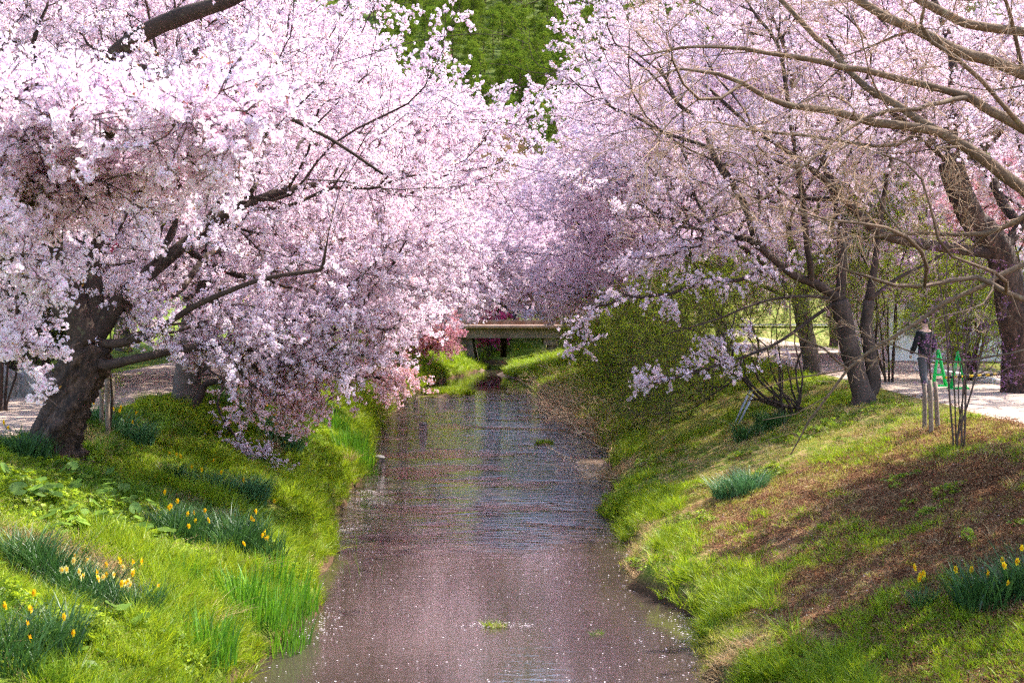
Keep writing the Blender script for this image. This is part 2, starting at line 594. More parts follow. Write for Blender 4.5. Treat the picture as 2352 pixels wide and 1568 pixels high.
hx = np.linspace(-420, 420, 106)
hy = np.concatenate([np.arange(112, 360, 5.0), np.arange(360, 710, 14)])
HX, HY = np.meshgrid(hx, hy)
HZ = hill_h(HX, HY)
hi = np.arange(HX.size).reshape(HX.shape)
HQ = np.stack([hi[:-1, :-1], hi[:-1, 1:], hi[1:, 1:], hi[1:, :-1]], -1).reshape(-1, 4)
def hill_material():
    t = NT('hill_floor')
    p = t.pos()
    n = t.noise(p, 0.25, 5)
    sx = t.n('ShaderNodeSeparateXYZ')
    t.l(p, sx.inputs[0])
    g = t.ramp(n, [(0.3, (0.03, 0.05, 0.01)), (0.7, (0.10, 0.12, 0.03))])
    b = t.ramp(n, [(0.3, (0.12, 0.075, 0.045)), (0.7, (0.26, 0.18, 0.10))])
    t.principled(t.mix(t.maprange(sx.outputs[1], 138, 152), b, g), 0.95, spec=0.05)
    return t.m
obj('hill', build_mesh('hill', np.stack([HX, HY, HZ], -1).reshape(-1, 3), [HQ], None, (hill_material(),), None, True), kind='structure')

# ------------------------------------------------------------------ scatter node group
def unlinked(name, me):
    return bpy.data.objects.new(name, me)

def scatter_group(name, sources):
    ng = bpy.data.node_groups.new(name, 'GeometryNodeTree')
    ng.interface.new_socket('Geometry', in_out='INPUT', socket_type='NodeSocketGeometry')
    ng.interface.new_socket('Geometry', in_out='OUTPUT', socket_type='NodeSocketGeometry')
    N, L = ng.nodes, ng.links
    gi, go = N.new('NodeGroupInput'), N.new('NodeGroupOutput')
    iop = N.new('GeometryNodeInstanceOnPoints')
    jn = N.new('GeometryNodeJoinGeometry')
    for s in reversed(sources):
        oi = N.new('GeometryNodeObjectInfo')
        oi.inputs['Object'].default_value = s
        oi.inputs['As Instance'].default_value = False
        g2i = N.new('GeometryNodeGeometryToInstance')
        L.new(oi.outputs['Geometry'], g2i.inputs[0])
        L.new(g2i.outputs[0], jn.inputs[0])
    def attr(nm, dt):
        a = N.new('GeometryNodeInputNamedAttribute')
        a.data_type = dt
        a.inputs['Name'].default_value = nm
        return a.outputs['Attribute']
    L.new(gi.outputs[0], iop.inputs['Points'])
    L.new(jn.outputs[0], iop.inputs['Instance'])
    iop.inputs['Pick Instance'].default_value = True
    L.new(attr('idx', 'INT'), iop.inputs['Instance Index'])
    L.new(attr('rot', 'FLOAT_VECTOR'), iop.inputs['Rotation'])
    L.new(attr('scl', 'FLOAT'), iop.inputs['Scale'])
    L.new(iop.outputs[0], go.inputs[0])
    return ng

def points_mesh(name, pts, rot, scl, idx):
    me = bpy.data.meshes.new(name)
    n = len(pts)
    me.vertices.add(n)
    me.vertices.foreach_set('co', np.asarray(pts, np.float32).ravel())
    a = me.attributes.new('rot', 'FLOAT_VECTOR', 'POINT')
    a.data.foreach_set('vector', np.asarray(rot, np.float32).ravel())
    a = me.attributes.new('scl', 'FLOAT', 'POINT')
    a.data.foreach_set('value', np.asarray(scl, np.float32))
    a = me.attributes.new('idx', 'INT', 'POINT')
    a.data.foreach_set('value', np.asarray(idx, np.int32))
    return me

def scatter_obj(name, ng, pts, rot, scl, idx, parent=None, kind='stuff'):
    o = obj(name, points_mesh(name, pts, rot, scl, idx), parent, kind=kind)
    md = o.modifiers.new('scatter', 'NODES')
    md.node_group = ng
    return o

def dir_euler(d, roll):
    """Euler angles that turn +X to the directions d (n x 3) after a roll about X"""
    d = unit(d)
    rz = np.arctan2(d[:, 1], d[:, 0])
    ry = -np.arcsin(np.clip(d[:, 2], -1, 1))
    return np.stack([roll, ry, rz], -1)

# ------------------------------------------------------------------ sprays (twig + flowers or leaves)
def kites(buf, c, n, r, a0, k, wid, cup, col_c, col_t, base=0.0):
    """k petals round each centre c (m x 3) with normal n"""
    m = len(c)
    n = unit(n)
    ref = np.where(np.abs(n[:, 2:3]) < 0.9, np.array([[0, 0, 1.0]]), np.array([[1.0, 0, 0]]))
    u = unit(np.cross(ref, n))
    v = np.cross(n, u)
    for j in range(k):
        a = a0 + 2 * math.pi * j / k
        d = np.cos(a)[:, None] * u + np.sin(a)[:, None] * v
        q = np.cross(n, d)
        R = r[:, None]
        p0 = c + d * R * base
        p1 = c + d * R * 0.66 + q * R * wid + n * R * cup
        p2 = c + d * R * 1.0 + n * R * cup * 0.8
        p3 = c + d * R * 0.66 - q * R * wid + n * R * cup
        V = np.stack([p0, p1, p2, p3], 1).reshape(-1, 3)
        C = np.stack([col_c, col_t, col_t, col_t], 1).reshape(-1, 3)
        buf.add(V, np.arange(4 * m).reshape(-1, 4), c=C)

def blossom_spray(name, seed, length=0.55, poms=14, per=11, fr=0.0165, tone=((0.96, 0.91, 0.95), (0.94, 0.80, 0.88)), center=(0.74, 0.30, 0.46), bits=0.05, mat='petal'):
    r = np.random.default_rng(seed)
    tw, fl = Buf(), Buf()
    n = 6
    x = np.linspace(0, length, n)
    main = np.stack([x, 0.05 * np.sin(x * 7 + r.uniform(0, 6)), 0.06 * np.sin(x * 5 + r.uniform(0, 6)) - 0.12 * x * x], -1)
    main -= main[0]
    tw.tube(main, np.linspace(0.006, 0.003, n), 3, cap=False)
    lines = [main]
    for s in range(4):
        i = r.integers(1, n - 1)
        d = unit(np.array((0.8, r.uniform(-1, 1), r.uniform(-0.6, 0.8))))
        l = length * r.uniform(0.3, 0.55)
        sd = main[i] + d * np.linspace(0, l, 4)[:, None] + np.array((0, 0, 1)) * (0.1 * (np.linspace(0, l, 4) ** 2))[:, None]
        tw.tube(sd, np.linspace(0.0032, 0.0016, 4), 3, cap=False)
        lines.append(sd)
    cs, ns, rs = [], [], []
    for k in range(poms):
        ln = lines[0] if r.random() < 0.45 else lines[r.integers(0, len(lines))]
        f = r.uniform(0.15, 1.0) * (len(ln) - 1)
        i = min(int(f), len(ln) - 2)
        c = ln[i] + (ln[i + 1] - ln[i]) * (f - i) + r.normal(0, 0.015, 3)
        R = r.uniform(0.026, 0.048)
        m = int(per * r.uniform(0.7, 1.2))
        d = unit(r.normal(0, 1, (m, 3)))
        cs.append(c + d * R * r.uniform(0.65, 1.05, (m, 1)))
        ns.append(unit(d + r.normal(0, 0.35, (m, 3))))
        rs.append(fr * r.uniform(0.8, 1.15, m))
    cs, ns, rs = np.concatenate(cs), np.concatenate(ns), np.concatenate(rs)
    m = len(cs)
    w = r.random((m, 1)) ** 1.3
    ct = np.array(tone[0]) * (1 - w) + np.array(tone[1]) * w
    cc = np.array(center) * r.uniform(0.7, 1.2, (m, 1))
    kites(fl, cs, ns, rs, r.uniform(0, 6.28, m), 5, 0.42, 0.22, cc * 0.5 + ct * 0.5, ct)
    kites(fl, cs + ns * rs[:, None] * 0.12, ns, rs * 0.34, r.uniform(0, 6.28, m), 3, 0.45, 0.1, cc, cc)
    nb = int(m * bits)
    if nb:
        j = r.integers(0, m, nb)
        cb = np.array([(0.40, 0.12, 0.06), (0.45, 0.22, 0.05), (0.33, 0.30, 0.04), (0.42, 0.10, 0.14)])[r.integers(0, 4, nb)]
        kites(fl, cs[j] + ns[j] * 0.02, unit(r.normal(0, 1, (nb, 3))), np.full(nb, 0.028), r.uniform(0, 6, nb), 2, 0.3, 0.2, cb, cb)
    Vt, Vf = np.concatenate(tw.V), np.concatenate(fl.V)
    Q1, Q2 = np.concatenate(tw.Q), np.concatenate(fl.Q) + len(Vt)
    me = build_mesh(name, np.concatenate([Vt, Vf]), [Q1, Q2], np.concatenate([np.ones_like(Vt), np.concatenate(fl.C)]), (M['twig'], M[mat]), [0, 1])
    return unlinked(name, me)

def leaf_spray(name, seed, length=0.5, leaves=45, lr=0.03, cols=((0.20, 0.30, 0.02),), side=4, wid=0.32, mat='leaf', twig='twig', up=0.2, spread=0.05):
    r = np.random.default_rng(seed)
    tw, fl = Buf(), Buf()
    n = 6
    x = np.linspace(0, length, n)
    main = np.stack([x, 0.04 * np.sin(x * 8 + r.uniform(0, 6)), 0.05 * np.sin(x * 6 + r.uniform(0, 6))], -1)
    main -= main[0]
    tw.tube(main, np.linspace(0.004, 0.0018, n), 3, cap=False)
    lines = [main]
    for s in range(side):
        i = r.integers(0, n - 1)
        d = unit(np.array((0.7, r.uniform(-1, 1), r.uniform(-0.6, 0.9))))
        l = length * r.uniform(0.3, 0.6)
        sd = main[i] + d * np.linspace(0, l, 3)[:, None]
        tw.tube(sd, np.linspace(0.003, 0.0015, 3), 3, cap=False)
        lines.append(sd)
    cs = []
    for k in range(leaves):
        ln = lines[r.integers(0, len(lines))]
        f = r.uniform(0.1, 1.0) * (len(ln) - 1)
        i = min(int(f), len(ln) - 2)
        cs.append(ln[i] + (ln[i + 1] - ln[i]) * (f - i) + r.normal(0, spread * 0.4, 3))
    cs = np.array(cs)
    cols = np.array(cols)
    c = cols[r.integers(0, len(cols), leaves)] * r.uniform(0.75, 1.2, (leaves, 1))
    nrm = unit(r.normal(0, 1, (leaves, 3)) + np.array((0, 0, up * 3)))
    kites(fl, cs, nrm, lr * r.uniform(0.7, 1.25, leaves), r.uniform(0, 6.28, leaves), 2 if leaves < 48 else 1, wid, 0.12, c * 0.9, c)
    Vt, Vf = np.concatenate(tw.V), np.concatenate(fl.V)
    Q1, Q2 = np.concatenate(tw.Q), np.concatenate(fl.Q) + len(Vt)
    me = build_mesh(name, np.concatenate([Vt, Vf]), [Q1, Q2], np.concatenate([np.ones_like(Vt), np.concatenate(fl.C)]), (M[twig], M[mat]), [0, 1])
    return unlinked(name, me)

def twig_spray(name, seed, length=0.9, side=9, twig='twig_pale', r0=0.0048, droop=0.25):
    r = np.random.default_rng(seed)
    tw = Buf()
    n = 7
    x = np.linspace(0, length, n)
    main = np.stack([x, 0.06 * np.sin(x * 5 + r.uniform(0, 6)), 0.05 * np.sin(x * 7 + r.uniform(0, 6)) - droop * x * x], -1)
    main -= main[0]
    tw.tube(main, np.linspace(r0, r0 * 0.4, n), 4, cap=False)
    for s in range(side):
        i = r.integers(0, n - 1)
        d = unit(np.array((0.9, r.uniform(-1, 1), r.uniform(-0.9, 0.5))))
        l = length * r.uniform(0.2, 0.55)
        q = np.linspace(0, l, 4)
        sd = main[i] + d * q[:, None] + r.normal(0, 0.012, (4, 3)) + np.array((0, 0, -droop)) * (q ** 2)[:, None]
        sd[0] = main[i]
        tw.tube(sd, np.linspace(r0 * 0.7, r0 * 0.3, 4), 3, cap=False)
        for b in range(2):
            j = r.integers(1, 4)
            e = sd[j] + unit(d + r.normal(0, 0.6, 3)) * np.linspace(0, l * 0.35, 3)[:, None]
            tw.tube(e, np.linspace(r0 * 0.45, r0 * 0.25, 3), 3, cap=False)
    V = np.concatenate(tw.V)
    return unlinked(name, build_mesh(name, V, [np.concatenate(tw.Q)], np.ones_like(V), (M[twig],), None))

NG = {}
NG['sakura'] = scatter_group('sakura_sprays', [blossom_spray('spray_a%d' % k, 100 + k) for k in range(5)] + [blossom_spray('spray_s%d' % k, 120 + k, 0.5, 6, 10) for k in range(2)])
NG['sakura_dense'] = scatter_group('sakura_dense_sprays', [blossom_spray('spray_d%d' % k, 140 + k, 0.62, 17, 11, 0.0195, bits=0.03) for k in range(5)])
NG['sakura_near'] = scatter_group('sakura_near_sprays', [blossom_spray('spray_n%d' % k, 160 + k, 0.36, 9, 10, 0.0175, bits=0.02) for k in range(5)])
NG['pink'] = scatter_group('pink_sprays', [blossom_spray('spray_p%d' % k, 180 + k, 0.55, 12, 9, 0.016, ((0.90, 0.58, 0.68), (0.82, 0.42, 0.52)), (0.6, 0.12, 0.22), 0.2, 'petal_deep') for k in range(4)])
NG['rosy'] = scatter_group('rosy_sprays', [blossom_spray('spray_r%d' % k, 190 + k, 0.55, 12, 9, 0.0165, ((0.93, 0.72, 0.77), (0.90, 0.60, 0.66)), (0.65, 0.18, 0.22), 0.22, 'petal_deep') for k in range(4)])
NG['crimson'] = scatter_group('crimson_sprays', [blossom_spray('spray_c%d' % k, 200 + k, 0.5, 8, 10, 0.018, ((0.72, 0.06, 0.22), (0.80, 0.16, 0.34)), (0.4, 0.02, 0.08), 0.05, 'petal_deep') for k in range(3)])
NG['spring'] = scatter_group('spring_leaf_sprays', [leaf_spray('leaf_sp%d' % k, 220 + k, 0.5, 56, 0.029, ((0.32, 0.42, 0.016), (0.42, 0.48, 0.02), (0.22, 0.34, 0.015))) for k in range(4)])
NG['shrub'] = scatter_group('shrub_leaf_sprays', [leaf_spray('leaf_sh%d' % k, 230 + k, 0.55, 50, 0.027, ((0.26, 0.36, 0.014), (0.33, 0.42, 0.018), (0.40, 0.44, 0.02), (0.17, 0.26, 0.012))) for k in range(4)])
NG['evergreen'] = scatter_group('evergreen_sprays', [leaf_spray('leaf_ev%d' % k, 240 + k, 0.45, 90, 0.034, ((0.035, 0.07, 0.012), (0.06, 0.10, 0.012), (0.20, 0.26, 0.015), (0.03, 0.055, 0.012))) for k in range(4)])
NG['golden'] = scatter_group('golden_sprays', [leaf_spray('leaf_go%d' % k, 250 + k, 0.5, 70, 0.024, ((0.38, 0.22, 0.03), (0.42, 0.30, 0.03), (0.28, 0.16, 0.03))) for k in range(3)])
NG['purple'] = scatter_group('purple_bud_sprays', [leaf_spray('bud_pu%d' % k, 260 + k, 0.4, 26, 0.013, ((0.33, 0.12, 0.36), (0.42, 0.18, 0.42), (0.28, 0.12, 0.25)), 2, 0.5, 'petal_deep') for k in range(3)])
NG['bare'] = scatter_group('bare_twig_sprays', [twig_spray('bare_tw%d' % k, 270 + k) for k in range(5)])
NG['brown'] = scatter_group('brown_twig_sprays', [twig_spray('brown_tw%d' % k, 280 + k, 0.8, 9, 'twig', 0.005, 0.0) for k in range(4)])

# ------------------------------------------------------------------ trees
def catmull(pts, step=0.2):
    pts = np.asarray(pts, float)
    p = np.concatenate([[2 * pts[0] - pts[1]], pts, [2 * pts[-1] - pts[-2]]])
    out, par = [], []
    for i in range(1, len(p) - 2):
        k = max(1, int(np.linalg.norm(p[i + 1] - p[i]) / step))
        for j in range(k):
            t = j / k
            out.append(0.5 * (2 * p[i] + (p[i + 1] - p[i - 1]) * t + (2 * p[i - 1] - 5 * p[i] + 4 * p[i + 1] - p[i + 2]) * t * t + (3 * p[i] - p[i - 1] - 3 * p[i + 1] + p[i + 2]) * t ** 3))
            par.append(i - 1 + t)
    out.append(pts[-1])
    par.append(len(pts) - 1.0)
    return np.array(out), np.array(par)

class Tree:
    """skeleton: hand-laid trunk and limbs, then twigs grown to fill the crown"""
    def __init__(self, seed=0):
        self.pos, self.par, self.lab, self.rmin, self.fixed = [], [], [], [], []
        self.r = np.random.default_rng(seed)
        self.seed = seed
    def line(self, pts, r0, r1, lab, attach=None, step=0.22):
        """a trunk or limb through pts (radius r0 to r1); attach: index of the node it leaves from"""
        pts = [np.asarray(p, float) for p in pts]
        if attach is None and self.pos:
            attach = int(np.argmin(np.linalg.norm(np.array(self.pos) - pts[0], axis=1)))
        if attach is not None:
            pts = [self.pos[attach]] + ([p for p in pts if np.linalg.norm(p - self.pos[attach]) > 0.08])
        c, u = catmull(pts, step)
        rad = r0 + (r1 - r0) * (u / max(u[-1], 1e-6)) ** 0.8
        prev = attach if attach is not None else -1
        for i in range(len(c)):
            if i == 0 and attach is not None:
                continue
            self.pos.append(c[i]); self.par.append(prev); self.lab.append(lab); self.rmin.append(rad[i]); self.fixed.append(True)
            prev = len(self.pos) - 1
        return prev
    def fill(self, A, bf=0.35, jit=0.05, seg=0.55):
        A = np.asarray(A, float)
        pos = [np.asarray(p) for p in self.pos]
        pl = [0.0] * len(pos)
        for i in range(len(pos)):
            if self.par[i] >= 0:
                pl[i] = pl[self.par[i]] + np.linalg.norm(pos[i] - pos[self.par[i]])
        # crown nodes may leave only from the upper trunk and the limbs
        start = [i for i in range(len(pos)) if self.lab[i] > 0]
        best = np.full(len(A), np.inf)
        bp = np.full(len(A), -1)
        for i in start:
            d = np.linalg.norm(A - pos[i], axis=1) + bf * pl[i]
            w = d < best
            best[w] = d[w]; bp[w] = i
        alive = np.ones(len(A), bool)
        for _ in range(len(A)):
            k = int(np.argmin(np.where(alive, best, np.inf)))
            alive[k] = False
            p = int(bp[k])
            a, b = pos[p], A[k]
            L = np.linalg.norm(b - a)
            ns = max(1, int(L / seg))
            for s in range(1, ns + 1):
                q = a + (b - a) * s / ns
                if s < ns:
                    q = q + self.r.normal(0, jit, 3) + np.array((0, 0, 0.06 * L * math.sin(math.pi * s / ns)))
                pos.append(q); self.par.append(p); self.lab.append(self.lab[p] if self.lab[p] > 0 else 1); self.rmin.append(0.0); self.fixed.append(False)
                pl.append(pl[p] + L / ns)
                p = len(pos) - 1
                d = np.linalg.norm(A - q, axis=1) + bf * pl[p]
                w = alive & (d < best)
                best[w] = d[w]; bp[w] = p
        self.pos = pos
        return self
    def finish(self, tip=0.0045, trunk=0.2, smooth=2):
        pos = np.array(self.pos)
        par = np.array(self.par)
        n = len(pos)
        kids = [[] for _ in range(n)]
        for i in range(n):
            if par[i] >= 0:
                kids[par[i]].append(i)
        tips = np.zeros(n)
        for i in range(n - 1, -1, -1):
            if not kids[i]:
                tips[i] += 1
            if par[i] >= 0:
                tips[par[i]] += tips[i]
        ex = math.log(max(tips[0], 2)) / math.log(trunk / tip)
        rad = tip * tips ** (1 / ex)
        rmin = np.array(self.rmin)
        rad = np.where(np.array(self.fixed), np.maximum(rmin, np.minimum(rad, rmin * 1.3 + 0.004)), rad)
        for i in range(1, n):                      # never thicker than what carries it
            if par[i] >= 0:
                rad[i] = min(rad[i], rad[par[i]])
        main = np.array([max(k, key=lambda j: rad[j]) if k else -1 for k in kids])
        fx = np.array(self.fixed)
        for _ in range(smooth):
            q = pos.copy()
            m = (~fx) & (main >= 0)
            q[m] = 0.5 * pos[m] + 0.25 * pos[par[m]] + 0.25 * pos[main[m]]
            pos = q
        self.pos, self.par_, self.rad, self.kids, self.main = pos, par, rad, kids, main
        return self
    def chains(self):
        out = []
        n = len(self.pos)
        for i in range(n):
            p = self.par_[i]
            if p >= 0 and self.main[p] == i:
                if self.lab[p] == self.lab[i]:
                    continue
            c = [i]
            while self.main[c[-1]] >= 0 and self.lab[self.main[c[-1]]] == self.lab[i]:
                c.append(self.main[c[-1]])
            out.append((p, c))
        return out
    def meshes(self, base, mats, gnarl=0.18, flare=0.5, trunk_sides=20):
        """one mesh for each label: 0 the trunk, 1.. the limbs with their branches"""
        bufs = {}
        for p, c in self.chains():
            lab = self.lab[c[0]]
            pts = self.pos[c]
            r = self.rad[c]
            if p >= 0:
                pts = np.concatenate([[self.pos[p]], pts])
                r = np.concatenate([[min(r[0] * 1.15, self.rad[p] * 0.98)], r])
            if len(pts) < 2:
                continue
            big = r.max()
            g = 0.0
            if big > 0.07:
                k = np.concatenate([[0], np.cumsum(np.linalg.norm(np.diff(pts, axis=0), axis=1))])
                m = max(len(pts), int(k[-1] / (0.04 if gnarl > 0.3 and lab == 0 else 0.09)))
                kk = np.linspace(0, k[-1], m)
                pts = np.stack([np.interp(kk, k, pts[:, a]) for a in range(3)], -1)
                r = np.interp(kk, k, r)
                g = gnarl if lab == 0 else gnarl * 0.45
                if lab == 0 and p < 0:
                    r = r * (1 + flare * np.exp(-kk / 0.28))
            sides = (44 if gnarl > 0.3 and lab == 0 else trunk_sides) if big > 0.15 else 12 if big > 0.06 else 7 if big > 0.025 else 5 if big > 0.012 else 3
            bufs.setdefault(lab, Buf()).tube(pts - base, r, sides, cap=big > 0.05, gnarl=g, seed=self.seed + lab, twist=0.5 if g else 0)
        return bufs
    def spots(self, rmax, per, seed, rnd=0.55, keep=1.0, lift=0.0):
        """places and directions for sprays along the thin wood"""
        r = np.random.default_rng(seed)
        i = np.where((self.rad < rmax) & (~np.array(self.fixed) | (self.rad < rmax * 0.8)) & (self.par_ >= 0))[0]
        i = i[r.random(len(i)) < keep]
        i = np.repeat(i, per)
        p = self.par_[i]
        f = r.random((len(i), 1))
        a = self.pos[p] * (1 - f) + self.pos[i] * f
        d = unit(unit(self.pos[i] - self.pos[p]) + r.normal(0, rnd, (len(i), 3)) + np.array((0, 0, lift)))
        return a, d

def make_tree(name, label, cat, tree, base, trunk_mat, limb_mat, crown, group=None, gnarl=0.18, flare=0.5, at=None):
    """crown: list of (part name, node group, number of variants, spots(a, d), size low, size high)"""
    base = np.asarray(base, float)
    root = thing(name, label, cat, tuple(base if at is None else at), 0.0, group)
    for lab, b in sorted(tree.meshes(base, None, gnarl, flare).items()):
        obj('trunk' if lab == 0 else 'limb', b.mesh('trunk' if lab == 0 else 'limb', M[trunk_mat if lab == 0 else limb_mat], True), root)
    for part, ng, nv, (a, d), s0, s1 in crown:
        n = len(a)
        r = np.random.default_rng(n + 5)
        scatter_obj(part, NG[ng], a - base, dir_euler(d, r.uniform(0, 6.28, n)), r.uniform(s0, s1, n), r.integers(0, nv, n), root)
    return root

def clumps(r, center, radii, n_cl, per, size, flat=0.55, shell=0.55, zmin=None):
    """points in leafy layers: clump centres towards the outside of an ellipsoid, each a flattened cloud"""
    out = []
    center, radii = np.asarray(center, float), np.asarray(radii, float)
    for _ in range(n_cl):
        for _try in range(60):
            d = unit(r.normal(0, 1, 3))
            q = center + d * radii * (shell + (1 - shell) * r.random() ** 0.6)
            if zmin is None or q[2] > (zmin(q) if callable(zmin) else zmin):
                break
        s = size * r.uniform(0.6, 1.25)
        m = int(per * r.uniform(0.6, 1.3))
        pts = q + r.normal(0, 0.5, (m, 3)) * np.array((s, s, s * flat))
        out.append(pts)
    A = np.concatenate(out)
    if zmin is not None:
        zz = np.array([zmin(a) for a in A]) if callable(zmin) else zmin
        A = A[A[:, 2] > zz - 0.2]
    return A

def cherry_proto(name, label, seed, trunk_r=0.24, lean=1.0, h=12.0, reach=5.6, back=4.0, side=5.0, bark='bark_grey', low=2.0, per=2, n_cl=54, keep=0.85, scale=(0.85, 1.35), ng='sakura_dense'):
    """a cherry that leans towards +X (over the water)"""
    T = Tree(seed)
    r = T.r
    fk = np.array((lean * 0.55, r.uniform(-0.2, 0.2), 2.1))
    T.line([(0, 0, -0.25), (lean * 0.12, 0.05, 0.5), (lean * 0.3, -0.05, 1.2), fk], trunk_r * 1.1, trunk_r * 0.9, 0)
    dirs = [(1.0, 0.05, 0.55), (0.75, 0.8, 0.8), (0.7, -0.85, 0.75), (-0.55, 0.5, 1.0), (-0.5, -0.5, 1.0), (0.25, 0.1, 1.4)]
    for k, d in enumerate(dirs):
        d = unit(np.array(d) + r.normal(0, 0.12, 3))
        L = (reach if d[0] > 0.3 else back) * r.uniform(0.75, 0.95) if d[2] < 1.0 else h * 0.55
        p1 = fk + d * L * 0.35 + np.array((0, 0, 0.35))
        p2 = fk + d * L * 0.7 + np.array((0, 0, 0.5)) + r.normal(0, 0.25, 3)
        p3 = fk + d * L + np.array((0, 0, 0.15 if d[2] < 0.6 else 0.6)) + r.normal(0, 0.3, 3)
        T.line([fk + d * 0.12, p1, p2, p3], trunk_r * 0.5, trunk_r * 0.05, k + 1, len(T.pos) - 1 if k == 0 else None)
    zm = lambda q: low + 1.9 * (1 - min(1.0, math.hypot(q[0] - 1, q[1]) / (reach * 0.85))) ** 0.8
    cx = (reach - back) / 2 + 0.3
    A = clumps(r, (cx, 0, low + (h - low) * 0.46), ((reach + back) / 2, side, (h - low) * 0.5), n_cl, 44, 2.1, 0.5, 0.5, zm)
    # low outer branches that hang towards the water
    A2 = clumps(r, (reach * 0.62, 0, low + 1.2), (reach * 0.42, side * 0.9, 1.1), int(n_cl * 0.28), 40, 1.7, 0.4, 0.4, low - 0.3)
    A = np.concatenate([A, A2])
    A = A[A[:, 2] < h]
    T.fill(A, 0.30, 0.06, 0.6)
    T.finish(0.0062, trunk_r)
    crown = [('crown', ng, 5, T.spots(0.020, per, seed + 1, 0.6, keep), scale[0], scale[1])]
    return make_tree(name, label, 'cherry tree', T, (0, 0, 0), bark, 'bark_cherry', crown)

GCH = 'cherry trees lining the stream'
p1 = cherry_proto('cherry_tree', 'grey-trunked cherry tree on the left grass verge, second from the camera', 11, 0.27, 0.5, 11.5, 5.4, 4.0, 4.8)
p2 = cherry_proto('cherry_tree', 'x', 12, 0.24, 1.3, 12.0, 6.0, 3.8, 5.0)
p3 = cherry_proto('cherry_tree', 'x', 13, 0.23, 1.0, 11.0, 6.2, 3.6, 5.2, low=1.8)

p4 = cherry_proto('cherry_tree', 'x', 14, 0.23, 0.9, 12.0, 5.8, 3.8, 5.2, low=4.9, n_cl=34)
p5 = cherry_proto('cherry_tree', 'x', 15, 0.22, 1.4, 9.5, 6.2, 3.4, 5.2, low=1.75)

def stand(root, x, y, rz, s, label, first):
    z = hz(x, y) - 0.05
    if first:
        root.location, root.rotation_euler, root.scale = (x, y, z), (0, 0, rz), (s, s, s)
        root['label'], root['group'] = label, GCH
        return root
    return dup(root, (x, y, z), rz, s, label, GCH)

PI = math.pi
stand(p1, -6.95, 27.6, 0.1, 0.95, 'grey-trunked cherry tree on the left verge, next behind the leaning old trunk', True)
stand(p2, -8.7, 36, -0.25, 0.95, 'third cherry tree along the left bank, spreading low over the grass', True)
stand(p3, -7.2, 45, 0.15, 1.05, 'fourth cherry tree along the left bank, in full pale bloom', True)
stand(p1, -8.0, 55, -0.3, 0.95, 'fifth cherry tree along the left bank, its boughs nearing the bridge', False)
stand(p5, -6.9, 68, 0.1, 1.0, 'last cherry tree of the left bank before the concrete bridge', True)
stand(p3, -14.5, 34, 0.5, 1.0, 'cherry tree beyond the left path, behind the grey trunk', False)
stand(p1, -15.0, 50, -0.4, 1.1, 'cherry tree far beyond the left path, pale and half hidden', False)
stand(p4, 8.8, 38, PI + 0.2, 1.0, 'cherry tree on the right bank directly behind the twin trunk', True)
stand(p4, 7.8, 47, PI - 0.2, 1.0, 'right-bank cherry tree behind the green shrubs, boughs over the water', False)
stand(p1, 7.4, 57, PI + 0.3, 1.05, 'right-bank cherry tree whose boughs droop towards the bridge', False)
stand(p5, 6.9, 69, PI - 0.1, 1.0, 'last right-bank cherry tree before the concrete bridge', False)
stand(p2, 15.5, 45, PI + 0.4, 1.08, 'cherry tree beyond the right path, lilac-white behind bare limbs', False)
stand(p1, 15.0, 60, PI, 1.1, 'cherry tree far beyond the right path, deep among the others', False)
stand(p4, 12.4, 17.6, PI - 0.3, 0.75, 'cherry tree off the right path whose blossom shows above the bare limbs', False)
stand(p3, -9.0, 95, -0.6, 0.95, 'cherry tree behind the bridge on the left, below the pine hill', False)
stand(p1, -0.8, 104, 0.9, 0.86, 'cherry tree behind the bridge in the middle of the valley', False)
stand(p2, 5.5, 97, PI + 0.7, 1.08, 'cherry tree behind the bridge on the right, below the pine hill', False)
stand(p3, 13.5, 92, PI - 0.3, 1.05, 'cherry tree behind the bridge, farthest to the right', False)

stand(p1, -5.2, 91.5, 0.4, 0.62, 'low cherry tree just behind the left end of the bridge', False)
stand(p2, 0.4, 94.5, 2.2, 0.60, 'low cherry tree in the middle just behind the bridge', False)
stand(p3, 4.4, 91.0, PI, 0.60, 'low cherry tree just behind the right end of the bridge', False)

# --- the leaning old cherry on the left bank -------------------------
TA = Tree(31)
gA = ground_hit(130, 1048)
YA = gA[1]
def PA(x, y, dy=0.0):
    return P(x, y, YA + dy)
bA = PA(128, 1075)
TA.line([bA, PA(122, 1010), PA(152, 925), PA(186, 845), PA(205, 785)], 0.31, 0.26, 0, step=0.1)
nf = len(TA.pos) - 1
TA.line([PA(165, 700, -.1), PA(132, 640, -.2), PA(112, 560, -.3), PA(140, 420, -.6), PA(180, 260, -.9), PA(235, 165, -1.1), PA(310, 90, -1.3), PA(430, 32, -1.5), PA(530, 0, -1.6), PA(660, -70, -1.7)], 0.23, 0.07, 1, nf)
TA.line([PA(215, 700, .1), PA(210, 600, .3), PA(222, 480, .6), PA(262, 360, 1.0), PA(340, 240, 1.4), PA(450, 120, 1.8)], 0.18, 0.05, 2, nf)
TA.line([PA(265, 705, .1), PA(330, 640, .3), PA(420, 565, .6), PA(560, 470, 1.2), PA(760, 420, 1.9), PA(930, 450, 2.4)], 0.13, 0.03, 3, nf)
TA.line([PA(240, 840, -.2), PA(300, 826, -.3), PA(400, 806, -.2), PA(470, 796, 0), PA(560, 802, .4), PA(660, 782, 1.0), PA(790, 762, 1.6)], 0.062, 0.02, 4)
TA.line([PA(250, 790, -.1), PA(325, 775, -.2), PA(400, 732, -.3), PA(470, 692, -.4), PA(600, 642, -.6), PA(740, 620, -.8)], 0.085, 0.025, 5, nf)
